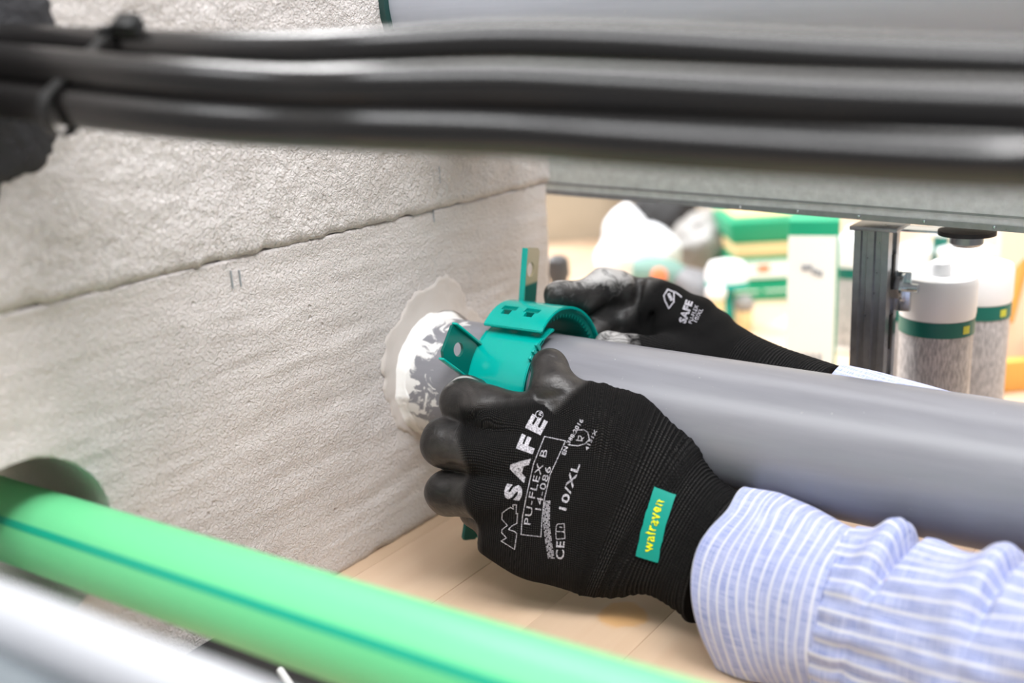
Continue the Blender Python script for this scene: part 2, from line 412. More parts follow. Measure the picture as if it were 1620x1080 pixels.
# sealant bead: lumpy ring in the corner of wall and pipe
vs = []; fs = []; n1 = 160; n2 = 12
for j in range(n1):
    t = 2 * PI * j / n1; ny_, nz_ = math.cos(t), math.sin(t)
    wv = noise.fractal(Vector((ny_ * 3, nz_ * 3, 7)), 1, 2, 4); wide = max(.12, .62 + .4 * max(0, math.sin(t * 1. - .6)) + .55 * wv)
    for k in range(n2):
        s = k / (n2 - 1)
        rr = GR + .0006 + .0046 * wide * (1 - s) ** 1.7; xx = .0012 + .0100 * wide * s ** 1.5
        if k == 0: xx = -.002
        if k == n2 - 1: rr = GR - .001
        c = gp(xx); vs.append((c[0], c[1] + rr * ny_, c[2] + rr * nz_))
for j in range(n1):
    for k in range(n2 - 1): fs.append((j * n2 + k, j * n2 + k + 1, ((j + 1) % n1) * n2 + k + 1, ((j + 1) % n1) * n2 + k))
tag(mk('sealant_ring', vs, fs, M['sealant']), 'white smeared sealant bead where the grey pipe meets the concrete', 'sealant')

# ------------------------------------------------------------------ green pipe
gd = nrm(np.array([1, GP['dy'], 0])); g0 = np.array([0, GP['y'], GP['z']])
gpipe = tag(tube('green_pipe', [g0 + gd * x for x in np.linspace(-.12, .62, 24)], GP['r'], M['green_pipe'], None, 96), 'mint green plastic pipe with a teal stripe crossing the lower left', 'pipe')
# stripe follows the side of the pipe that faces the camera
side = nrm(np.cross(gd, [0, 0, 1])); upv = np.cross(side, gd)
sa = math.radians(36)
vs = []; fs = []
for i, x in enumerate(np.linspace(-.12, .62, 60)):
    for k in range(5):
        a = sa + (k - 2) * .045
        vs.append(g0 + gd * x + (GP['r'] + .00025) * (math.cos(a) * side + math.sin(a) * upv))
for i in range(59):
    for k in range(4): fs.append((i * 5 + k, i * 5 + k + 1, (i + 1) * 5 + k + 1, (i + 1) * 5 + k))
mk('stripe', vs, fs, M['green_stripe'], gpipe)

# ------------------------------------------------------------------ upper grey pipe with its dark rim
UC = (.032, .270); UR = .062
up_ = empty('upper_grey_pipe', (.3, UC[0], UC[1]), 'large grey plastic pipe high behind the black cables', 'pipe')
tube('pipe_barrel', [(x, UC[0], UC[1]) for x in np.linspace(-.08, .95, 12)], UR, M['upper_pipe'], up_, 128)
M['rim'] = mat('black green rim', (.01, .05, .045), .35)
lathe('rim', [(UR + .0005, 0), (UR + .004, .0), (UR + .005, .003), (UR + .004, .007), (UR + .0005, .0075)], (.0005, UC[0], UC[1]), M['rim'], up_, 128, (1, 0, 0))

# ------------------------------------------------------------------ steel rail, post and fittings behind
rd = nrm(np.array([.37, 0, -.0105])); ro = np.array([-.02, .17, .1125])
def cprof(w_, h_, t, lip):
    # channel open towards -side (visible side is the closed web)
    return [(0, 0), (w_, 0), (w_, lip), (w_ - t, lip), (w_ - t, t), (t, t), (t, h_ - t), (w_ - t, h_ - t), (w_ - t, h_ - lip), (w_, h_ - lip), (w_, h_), (0, h_)]
rail = empty('steel_rail', ro + rd * .3, 'long galvanised steel rail running behind the cables past the wall edge', 'rail')
extrude_profile('channel', cprof(.041, .041, .0025, .008), 0, 1.1, M['galv'], rail, rd, ro)
extrude_profile('lower_lip', [(-.0012, -.0005), (.002, -.0005), (.002, .0035), (-.0012, .0035)], .001, 1.1, M['galv_dark'], rail, rd, ro)
extrude_profile('groove', [(-.0006, .0085), (.001, .0085), (.001, .0100), (-.0006, .0100)], .001, 1.1, M['galv_dark'], rail, rd, ro)
for q in range(5):
    p = ro + rd * (.19 + q * .045); lathe('rivet', [(.0012, 0), (.0012, .001), (.0006, .0018)], p + np.array([0, -.0008, .002]), M['steel'], rail, 12, (0, -1, 0))
pt = on(1352, 355, 1, .176); pz = pt[2] - .0005
post = empty('steel_post', (pt[0] + .02, .196, TABLE), 'upright ribbed steel post standing under the rail behind the pipe', 'post')
prof = [(0, 0), (.006, 0), (.007, .0025), (.011, .0025), (.012, 0), (.018, 0), (.019, .003), (.024, .003), (.025, 0), (.031, 0), (.031, .012), (.0285, .012), (.0285, .028), (.031, .028), (.031, .038), (0, .038)]
prof = [(x * .80, y * .72) for x, y in prof]
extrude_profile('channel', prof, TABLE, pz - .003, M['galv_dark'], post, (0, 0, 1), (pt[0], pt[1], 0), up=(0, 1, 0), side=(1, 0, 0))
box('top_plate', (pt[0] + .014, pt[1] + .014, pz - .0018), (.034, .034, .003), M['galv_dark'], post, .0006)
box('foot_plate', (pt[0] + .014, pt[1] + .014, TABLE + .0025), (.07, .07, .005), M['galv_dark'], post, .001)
for k in range(4):
    z = pz - .035 - k * .045
    box('slot', (pt[0] + .0250, pt[1] + .0145, z), (.0012, .006, .026), M['black'], post, .0003)
br = empty('corner_bracket', P(1408, 375, .80), 'thin steel angle bracket in the corner of post and rail', 'bracket')
c = P(1407, 372, .79)
box('bracket_arm', c + np.array([.02, 0, 0.006]), (.045, .02, .002), M['steel'], br, .0004)
box('bracket_leg', c + np.array([0, 0, -.022]), (.002, .02, .05), M['steel'], br, .0004)
nb = empty('bolt_fitting', P(1424, 460, .79), 'bright bolt and nut fixed to the side of the steel post', 'bolt')
c = P(1404, 452, .785)
lathe('bolt_shaft', [(.0032, 0), (.0032, .022)], c, M['steel'], nb, 16, (1, 0, 0))
lathe('nut', [(.0085, 0), (.0090, .002), (.0090, .006), (.0085, .008)], c + np.array([.003, 0, 0]), M['galv_dark'], nb, 6, (1, 0, 0))
lathe('washer', [(.0105, 0), (.0105, .0018)], c + np.array([.011, 0, 0]), M['steel'], nb, 24, (1, 0, 0))
box('nut_plate', c + np.array([.008, .004, -.004]), (.016, .004, .030), M['steel'], nb, .001)
hb = empty('hanging_bolt', P(1532, 372, .74), 'dark bolt head hanging under the right end of the rail', 'bolt')
c = P(1530, 366, .735)
lathe('washer', [(.019, 0), (.019, .003)], c + np.array([0, 0, -.002]), M['black'], hb, 32)
lathe('bolt_head', [(.009, 0), (.011, .002), (.011, .009)], c + np.array([0, 0, -.010]), M['galv_dark'], hb, 24)

# ------------------------------------------------------------------ background things on the bench
def cartridge(px, py_top, d, h, r, label, band=True):
    t = P(px, py_top, d); base = np.array([t[0], t[1], TABLE]); H = t[2] - TABLE
    e = empty('sealant_cartridge', base, label, 'cartridge', 'sealant cartridges beside the steel post')
    bz = H - .026
    lathe('tube_body', [(r, .004), (r, bz)], base, M['cart_body'], e, 48)
    lathe('bottom_cap', [(r * .96, 0), (r + .0008, .002), (r + .0008, .007)], base, M['white'], e, 48)
    lathe('shoulder_cap', [(r + .0006, bz - .004), (r + .0012, bz), (r + .0012, H - .004), (r - .0006, H), (r * .5, H + .001)], base, M['white'], e, 48)
    lathe('band', [(r + .0008, bz - .016), (r + .0008, bz - .0045)], base, M['teal_band'], e, 48)
    tv = nrm(CAM - base)[:2]; ang = math.atan2(tv[1], tv[0])
    # small yellow print on the band
    vs = []; fs = []
    for i in range(9):
        a = ang + .75 + i * .03
        for z in (bz - .0135, bz - .0075): vs.append(base + np.array([(r + .0011) * math.cos(a), (r + .0011) * math.sin(a), z]))
    for i in range(8): fs.append((2 * i, 2 * i + 2, 2 * i + 3, 2 * i + 1))
    mk('band_mark', vs, fs, M['gold'], e)
    lathe('nozzle_cap', [(.0085, H), (.0085, H + .006), (.0075, H + .010), (.004, H + .0125)], base, M['white'], e, 32)
cartridge(1486, 436, .80, 0, .0265, 'white capped sealant cartridge nearest the steel post, front of the cluster')
cartridge(1548, 416, .865, 0, .0265, 'white capped sealant cartridge at the right, behind the front one')
cartridge(1446, 425, .93, 0, .0265, 'white capped sealant cartridge half hidden between post and front cartridge')
cartridge(1350, 375, 1.16, 0, .0225, 'slim white cartridge between the tall carton and the steel post')

def carton(name, pl, pr, ptop, d, depth, label, faces, cat='box', zbot=TABLE, yaw=-.42, front=None):
    a = P(pl, ptop, d); yawv = np.array([math.cos(yaw), math.sin(yaw), 0])
    return a
# tall white carton with a green side: front face normal towards camera-left
def facing_box(e, name, cpx, ctop, d, wpx, zb, thick, m, yaw, bev=.0012, zt=None):
    t = P(cpx, ctop, d); wd = wpx * d / F_PX; top = t[2] if zt is None else zt
    R = Matrix.Rotation(yaw, 3, 'Z')
    c = np.array([t[0], t[1], (top + zb) / 2]) + np.array(R @ Vector((0, thick / 2, 0)))
    return box(name, c, (wd, thick, top - zb), m, e, bev, R), c, R, wd, top
FY = math.atan2(ray(810, 540)[1], ray(810, 540)[0]) - PI / 2     # yaw of a face square to the view
d = 1.02; t0 = P(1290, 350, d)
e = empty('tall_carton', (t0[0], t0[1], TABLE), 'tall white carton with green top and green side beside the steel post', 'box')
o, c, R, wd, top = facing_box(e, 'carton_body', 1288, 350, d, 78, TABLE, .05, M['green'], FY - .32)
def face_panel(e, name, c, R, wd, thick, x0, x1, z0, z1, m, proud=.0008):
    cc = np.array(c) + np.array(R @ Vector(((x0 + x1) / 2 * wd, -thick / 2 - proud / 2, 0))); cc[2] = (z0 + z1) / 2
    return box(name, cc, ((x1 - x0) * wd, proud, z1 - z0), m, e, 0, R)
face_panel(e, 'front_panel', c, R, wd, .05, -.5, .46, TABLE + .002, top - .014, M['carton'])
for k in range(6):
    face_panel(e, 'logo', c, R, wd, .0532, -.22 + k * .07, -.155 + k * .07, top - .048 - .0012 * k * (k > 2), top - .0425 - .0012 * k * (k > 2), M['ink'], .0003)
for k in range(4):
    face_panel(e, 'small_print', c, R, wd, .0532, -.25 + k * .13, -.17 + k * .13, TABLE + .030, TABLE + .038, M['ink'], .0003)
# green and white product boxes
d = 1.42
zt2 = P(1200, 412, d)[2]
t0 = P(1205, 480, d)
e = empty('product_box', (t0[0], t0[1], TABLE), 'green and white product box on the bench, lowest of the green stack', 'box')
zl = P(1200, 452, d)[2]; zmid = P(1200, 407, d)[2]
o, c, R, wd, top = facing_box(e, 'box_body', 1207, 452, d, 120, TABLE, .12, M['green'], FY)
for a, b in ((-.46, -.05), (.02, .46)): face_panel(e, 'white_label', c, R, wd, .12, a, b, TABLE + .012, top - .006, M['carton'])
e = empty('product_box', (t0[0], t0[1], zl), 'green box with white label in the middle of the green stack', 'box')
o, c, R, wd, top = facing_box(e, 'box_body', 1216, 407, d, 100, zl + .0005, .12, M['green'], FY)
face_panel(e, 'white_label', c, R, wd, .12, -.36, .46, zl + .008, top - .005, M['carton'])
face_panel(e, 'red_mark', c, R, wd, .1218, -.18, .02, zl + .016, zl + .026, M['orange'], .0004)
d3 = 1.42
e = empty('storage_bin', (t0[0], t0[1], top), 'green open bin lined with cardboard on top of the green stack', 'bin')
zc = P(1210, 386, d)[2]
facing_box(e, 'cardboard_tray', 1214, 386, d, 98, top + .0005, .11, M['cardboard'], FY)
o, c, R, wd, tt = facing_box(e, 'bin_body', 1210, 350, d - .01, 112, zc + .0005, .12, M['green'], FY)
for v in o.data.vertices:
    if v.co.z < (tt + zc) / 2: v.co.x += (c[0] - v.co.x) * .14; v.co.y += (c[1] - v.co.y) * .14
facing_box(e, 'cardboard_flap', 1210, 340, d + .03, 96, tt + .0003, .08, M['cardboard'], FY)
# crumpled bags: noisy closed lumps
def lump(name, pts, m, label, cat, seed=0, thick=.04):
    """closed blob whose outline corners are given as (px,py,depth) around, blown up along the view-independent normal"""
    W3 = np.array([P(*q) for q in pts]); c = W3.mean(0); nn = nrm(np.cross(W3[1] - W3[0], W3[2] - W3[0]))
    bm = bmesh.new(); bmesh.ops.create_icosphere(bm, subdivisions=5, radius=1)
    a0 = nrm(W3[0] - c); b0 = np.cross(nn, a0)
    ang = [(math.atan2((p - c) @ b0, (p - c) @ a0) % (2 * PI), np.linalg.norm(p - c)) for p in W3]; ang.sort()
    A = np.array([a for a, _ in ang]); Rr = np.array([r for _, r in ang]); A = np.r_[A - 2 * PI, A, A + 2 * PI]; Rr = np.r_[Rr, Rr, Rr]
    for v in bm.verts:
        p = v.co.copy(); t = math.atan2(p.y, p.x) % (2 * PI); r = np.interp(t, A, Rr)
        nz = 1 + .10 * noise.fractal(p * 1.6 + Vector((seed, 0, 0)), 1, 2, 4)
        q = c + r * nz * (p.x * a0 + p.y * b0) + nn * p.z * thick * nz
        q[2] = max(q[2], TABLE + .0005)
        v.co = V(q)
    me = bpy.data.meshes.new(name); bm.to_mesh(me); bm.free()
    return tag(link(name, me, m), label, cat)
lump('white_cloth', [(985, 325, 1.5), (1020, 352, 1.5), (1072, 395, 1.5), (1062, 425, 1.5), (985, 452, 1.5), (948, 432, 1.5), (952, 385, 1.5), (965, 345, 1.5)], M['bag_white'], 'bright white crumpled cloth behind the far glove', 'cloth', 1, .09)
lump('black_bag', [(1000, 322, 1.76), (1100, 318, 1.76), (1090, 372, 1.76), (1010, 380, 1.76)], M['black'], 'black bag between the white cloth and the grey bag', 'bag', 5, .04)
lump('grey_bag', [(1072, 355, 1.6), (1110, 330, 1.6), (1150, 350, 1.6), (1165, 400, 1.6), (1140, 440, 1.6), (1085, 430, 1.6), (1062, 400, 1.6)], M['bag_grey'], 'crumpled grey film bag beside the white cloth', 'bag', 8, .09)
# power tool lying on the bench
tl = empty('power_tool', P(1060, 440, 1.4), 'grey green power tool with an orange button behind the far glove', 'power tool')
tube('tool_body', [P(1000, 428, 1.38), P(1020, 430, 1.38), P(1060, 436, 1.38), P(1080, 444, 1.38)], [.014, .021, .022, .018], M['tool_green'], tl, 24)
tube('motor_housing', [P(1078, 442, 1.37), P(1098, 455, 1.36), P(1125, 478, 1.34), P(1140, 492, 1.33)], [.019, .026, .026, .016], M['grey'], tl, 24)
lathe('button', [(.0105, 0), (.0105, .006), (.007, .009)], P(1043, 436, 1.357), M['orange'], tl, 24, -ray(1043, 436))
# rolls and small bottles in front of the green stack
tp = empty('tape_roll', P(1152, 432, 1.33), 'white roll with a teal rim left of the green boxes', 'tape roll')
b = P(1150, 446, 1.29)
lathe('rim', [(.026, 0), (.026, .006)], b + np.array([0, 0, -.003]), M['teal_paint'], tp, 40)
lathe('roll', [(.0255, 0), (.0255, .012), (.021, .021), (.010, .024)], b + np.array([0, 0, .0032]), M['white'], tp, 40)
lathe('stand', [(.010, 0), (.010, b[2] - TABLE - .0035)], (b[0], b[1], TABLE), M['teal_paint'], tp, 24)
for px, py, d, lab in ((1133, 463, 1.26, 'small jar with a shining white ball lid by the far glove'), (1177, 480, 1.28, 'small jar with a dull grey lid before the green boxes')):
    q = P(px, py, d); base = np.array([q[0], q[1], TABLE]); H = q[2] - TABLE
    e = empty('small_jar', base, lab, 'jar')
    lathe('jar_body', [(.009, 0), (.010, .002), (.010, max(.006, H - .010)), (.008, max(.008, H - .007))], base, M['cardboard'], e, 24)
    lathe('lid', [(.006, -.010), (.011, -.006), (.0125, 0), (.011, .006), (.006, .010)], q, M['white' if px < 1150 else 'bag_grey'], e, 24)
# grey holder at the wall edge and beige board far behind
q = P(884, 452, 1.15)
e = empty('tool_handle', (q[0], q[1], TABLE), 'dark grey upright tool handle just past the wall edge', 'tool')
zt = P(884, 402, 1.15)[2]
lathe('grip', [(.008, .01), (.0095, .03), (.0095, .10), (.0125, zt - TABLE - .02), (.0115, zt - TABLE - .004), (.007, zt - TABLE)], (q[0], q[1], TABLE), M['dark'], e, 24)
lathe('ferrule', [(.010, 0), (.010, .012)], (q[0], q[1], TABLE), M['steel'], e, 24)
q = on(915, 440, 2, TABLE)
e = empty('beige_board', (q[0], q[1] + .02, TABLE), 'beige chipboard panel standing beyond the wall edge', 'board')
box('panel', (q[0] - .12, q[1] + .30, TABLE + .14), (.36, .018, .28), M['chip'], e, .001, Matrix.Rotation(FY, 3, 'Z'))
box('batten', (q[0] - .06, q[1] + .27, TABLE + .14), (.03, .02, .28), M['chip'], e, .001, Matrix.Rotation(FY, 3, 'Z'))
# cream board with orange-brown edge on the right
q = P(1625, 640, 1.0)
e = empty('cream_panel', (q[0], q[1], TABLE), 'cream panel with orange brown wooden frame at the right edge', 'panel')
Rz = Matrix.Rotation(FY + .1, 3, 'Z')
cc = P(1690, 520, 1.06); cc[2] = TABLE + .1515
box('board', cc, (.16, .008, .30), M['cream'], e, .001, Rz)
bq = P(1680, 625, 1.045); bq[2] = max(bq[2], TABLE + .0155)
box('bottom_rail', bq, (.17, .016, .030), M['ply_edge'], e, .001, Rz)
A_ = P(1588, 500, 1.04); B_ = P(1622, 375, 1.04)
tube('slanted_stile', [A_ + (A_ - B_) * .05, A_, B_, B_ + (B_ - A_) * .8], .010, M['ply_edge'], e, 12)
# blurred round white pots and a green tube behind the cartridges
for px, py, d, r, mm, lab in ((1458, 392, 1.25, .024, 'white', 'white round pot behind the cartridges beside the green tube'),
                              (1530, 395, 1.2, .03, 'carton', 'pale round pot behind the right cartridge under the rail')):
    q = P(px, py, d); base = np.array([q[0], q[1], TABLE]); H = q[2] - TABLE
    e = empty('plastic_pot', base, lab, 'pot')
    lathe('pot_body', [(r * .92, 0), (r, .004), (r, H - .006)], base, M[mm], e, 32)
    lathe('lid', [(r + .001, H - .006), (r + .002, H - .004), (r + .002, H), (r * .8, H + .003)], base, M['white'], e, 32)
q = P(1489, 372, 1.22); e = empty('green_tube', (q[0], q[1], TABLE), 'slim dark green tube standing behind the cartridges', 'tube')
lathe('tube_body', [(.008, .0), (.009, .003), (.009, q[2] - TABLE)], (q[0], q[1], TABLE), M['teal_band'], e, 24)
lathe('tube_cap', [(.0095, 0), (.0095, .02), (.007, .024)], q, M['white'], e, 24)

# ------------------------------------------------------------------ teal clamp (pipe collar)
CX0, CX1 = .060, .108
CC = np.array([.0080, .0065]); CR = .0520
collar = empty('pipe_collar', (.082, CC[0], CC[1]), 'glossy teal hinged pipe collar being closed round the grey pipe', 'pipe collar')
def arc_band(name, a0, a1, r0, r1, x0, x1, m, parent, nseg=80, rib=0, cc=None, rf=None):
    cc = CC if cc is None else cc
    vs = []; fs = []; L = nseg + 1
    for i in range(L):
        t = math.radians(a0 + (a1 - a0) * i / nseg); rr = rib * (.5 + .5 * math.cos(i * PI / 2)) if rib else 0
        dr_ = rf(math.degrees(t)) - CR if rf else 0
        for (r, x) in ((r1, x0), (r1, x1), (r0 + rr, x1), (r0 + rr, x0)):
            vs.append((x, cc[0] + (r + dr_) * math.cos(t), cc[1] + (r + dr_) * math.sin(t)))
    for i in range(nseg):
        for k in range(4): fs.append((i * 4 + k, i * 4 + (k + 1) % 4, (i + 1) * 4 + (k + 1) % 4, (i + 1) * 4 + k))
    fs += [(3, 2, 1, 0), tuple((L - 1) * 4 + k for k in range(4))]
    o = mk(name, vs, fs, m, parent)
    bm = bmesh.new(); bm.from_mesh(o.data); bmesh.ops.recalc_face_normals(bm, faces=bm.faces)
    if not rib: bmesh.ops.bevel(bm, geom=[e for e in bm.edges if e.is_manifold and e.calc_face_angle(0) > .9], offset=.0005, segments=2, affect='EDGES')
    bm.to_mesh(o.data); bm.free(); sharp(o.data, 50)
    return o
FC = np.array([.0070, .0005]); FR = .0480
arc_band('front_shell', 97, 262, FR - .0020, FR, CX0, CX1, M['teal_paint'], collar, cc=FC)
for x0, x1 in ((CX0, CX0 + .0016), (CX1 - .0016, CX1)):      # rolled rims of the front shell
    arc_band('rim', 114, 262, FR - .0026, FR + .0010, x0, x1, M['teal_paint'], collar, cc=FC)
BR = lambda a: CR - .0050 * min(1, max(0, (a - 88) / 34)) ** 1.5
back = arc_band('back_shell', -80, 119, CR + .0002, CR + .0024, CX0, CX1 + .001, M['teal_paint'], collar, rf=BR)
# two keyed slots through the overlapping end of the back shell
for xs in (.0725, .0915):
    for (aa, dw, hw) in ((99, .0122, .0052), (103.5, .0070, .0060)):
        bm = bmesh.new(); bmesh.ops.create_cube(bm, size=1)
        for v in bm.verts: v.co = Vector((v.co.x * dw, v.co.y * hw, v.co.z * .012))
        t = math.radians(aa); R3 = Matrix.Rotation(t - PI / 2, 3, 'X')
        cpos = Vector((xs, CC[0] + (BR(aa) + .001) * math.cos(t), CC[1] + (BR(aa) + .001) * math.sin(t)))
        for v in bm.verts: v.co = R3 @ v.co + cpos
        me = bpy.data.meshes.new('c'); bm.to_mesh(me); bm.free(); co = bpy.data.objects.new('c', me); COL.objects.link(co)
        md = back.modifiers.new('b', 'BOOLEAN'); md.object = co; md.operation = 'DIFFERENCE'; md.solver = 'EXACT'
        apply_mods(back); bpy.data.objects.remove(co)
arc_band('ribbed_lining', -78, 100, CR - .0058, CR + .0002, CX0 + .002, CX1 - .0015, M['teal_dark'], collar, nseg=150, rib=.0034)
# end crimp on the front shell near the thumb
for k in range(3):
    t = math.radians(124 + k * 6)
    box('crimp_tooth', (CX1 + .0002, FC[0] + (FR + .0005) * math.cos(t), FC[1] + (FR + .0005) * math.sin(t)), (.0022, .0030, .0065), M['teal_paint'], collar, .0004, Matrix.Rotation(t - PI / 2, 3, 'X'))
def lug(by, bz, a_dir, length, width, x, m2, lips=(1, -1)):
    name = 'mounting_lug'; base = np.array([x, by, bz])
    dd = np.array([0, math.cos(math.radians(a_dir)), math.sin(math.radians(a_dir))]); ss = np.array([0, -dd[2], dd[1]])
    def pt(u, v, w_): return base + ss * u + dd * v + np.array([w_, 0, 0])
    hw = width / 2; n = 28; hr = .0048; hc = length * .60; th = .0022
    # outline with chamfered outer corners
    out = [(-hw, 0), (-hw, length - .002), (-hw + .002, length), (hw - .005, length), (hw, length - .005), (hw, 0)]
    bm = bmesh.new()
    def ringpts(z):
        o_ = [bm.verts.new(V(pt(a, b_, z))) for a, b_ in out]
        h_ = [bm.verts.new(V(pt(hr * math.cos(2 * PI * k / n), hc + hr * 1.15 * math.sin(2 * PI * k / n), z))) for k in range(n)]
        return o_, h_
    of, hf = ringpts(th / 2); ob, hb_ = ringpts(-th / 2)
    for o_, h_ in ((of, hf), (ob, hb_)):
        ed = [bm.edges.new((o_[i], o_[(i + 1) % len(o_)])) for i in range(len(o_))] + [bm.edges.new((h_[i], h_[(i + 1) % n])) for i in range(n)]
        bmesh.ops.triangle_fill(bm, edges=ed, use_beauty=True)
    for i in range(len(of)): bm.faces.new((of[i], of[(i + 1) % len(of)], ob[(i + 1) % len(of)], ob[i]))
    for i in range(n): bm.faces.new((hf[i], hf[(i + 1) % n], hb_[(i + 1) % n], hb_[i]))
    bmesh.ops.recalc_face_normals(bm, faces=bm.faces)
    me = bpy.data.meshes.new(name); bm.to_mesh(me); bm.free()
    o = link(name, me, m2, collar); sharp(o.data, 30)
    # folded stiffening lip along one long side
    rot = Matrix([[1, 0, 0], [0, ss[1], dd[1]], [0, ss[2], dd[2]]])
    for sgn in lips:
        box('folded_lip', pt(sgn * hw, length * .5, .0014), (.0046, .0016, length * .98), M['teal_paint'], collar, .0005, rot)
    return o
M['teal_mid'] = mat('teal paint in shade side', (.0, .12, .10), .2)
m = M['lug_face'] = mat('teal lug with painted yellow reflection', (.0, .14, .11), .22); n = NT(m)
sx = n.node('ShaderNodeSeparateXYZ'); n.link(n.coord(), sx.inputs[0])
n.base(n.mix(n.ramp(n.math('MULTIPLY', sx.outputs[2], 10), [(.655, (0, 0, 0)), (.675, (1, 1, 1))]), (.0, .12, .10), (.46, .38, .25)))  # yellowish background reflection painted into the upper part of the lug
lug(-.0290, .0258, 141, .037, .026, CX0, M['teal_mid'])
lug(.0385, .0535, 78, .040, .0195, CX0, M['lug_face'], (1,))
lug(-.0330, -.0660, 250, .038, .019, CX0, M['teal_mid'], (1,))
box('open_end', (CX0 + .004, -.0225, -.0560), (.008, .0022, .028), M['teal_paint'], collar, .0005, Matrix.Rotation(-.75, 3, 'X'))

# ------------------------------------------------------------------ SDF figure tools
def rc(Q, a, b, r1, r2):
    """rounded cone distance"""
    a = np.array(a); b = np.array(b); ba = b - a; l2 = ba @ ba; rr = r1 - r2; a2 = l2 - rr * rr; il2 = 1 / l2
    pa = Q - a; y = pa @ ba; z = y - l2
    x2 = np.sum((pa * l2 - y[:, None] * ba) ** 2, axis=1); y2 = y * y * l2; z2 = z * z * l2
    k = np.sign(rr) * rr * rr * x2
    d = (np.sqrt(x2 * a2 * il2) + y * rr) * il2 - r1
    m1 = np.sign(z) * a2 * z2 > k; d = np.where(m1, np.sqrt(x2 + z2) * il2 - r2, d)
    m2 = (~m1) & (np.sign(y) * a2 * y2 < k); return np.where(m2, np.sqrt(x2 + y2) * il2 - r1, d)
def smin(a, b, k):
    h = np.clip(.5 + .5 * (b - a) / k, 0, 1); return b + (a - b) * h - k * h * (1 - h)
def smax(a, b, k): return -smin(-a, -b, k)
def chain(Q, pts, k=.003):
    d = None
    for (a, b) in zip(pts[:-1], pts[1:]):
        e = rc(Q, a[:3], b[:3], a[3], b[3]); d = e if d is None else smin(d, e, k)
    return d
def J(px, py, d, r): return (*P(px, py, d), r)
class Sweep:
    """elliptic sweep through stations (centre, half width, half thickness, width direction)"""
    def __init__(s, st, k=60):
        c = spline([x[0] for x in st], k); s.c = c; s.a = spline([[x[1]] for x in st], k)[:, 0]; s.b = spline([[x[2]] for x in st], k)[:, 0]
        wd = spline([x[3] for x in st], k); T = np.gradient(c, axis=0); T /= np.linalg.norm(T, axis=1)[:, None]
        wd = wd - T * np.sum(wd * T, axis=1)[:, None]; wd /= np.linalg.norm(wd, axis=1)[:, None]
        s.T, s.W, s.N = T, wd, np.cross(T, wd); s.L = np.r_[0, np.cumsum(np.linalg.norm(np.diff(c, axis=0), axis=1))]
    def coords(s, Q):
        d2 = np.full(len(Q), 1e9); idx = np.zeros(len(Q), int)
        for i in range(len(s.c)):
            e = np.sum((Q - s.c[i]) ** 2, axis=1); mm = e < d2; d2[mm] = e[mm]; idx[mm] = i
        r = Q - s.c[idx]; t = np.sum(r * s.T[idx], axis=1)
        return idx, t, np.sum(r * s.W[idx], axis=1), np.sum(r * s.N[idx], axis=1)
    def sdf(s, Q, pw=2.3):
        i, t, u, v = s.coords(Q); a = s.a[i]; b = s.b[i]
        k = (np.abs(u / a) ** pw + np.abs(v / b) ** pw) ** (1 / pw)
        g = np.hypot(u, v) + 1e-9; d = (1 - 1 / np.maximum(k, 1e-3)) * g
        end = np.where(i == 0, -t, np.where(i == len(s.c) - 1, t, -1))
        return np.maximum(d * .92, end)
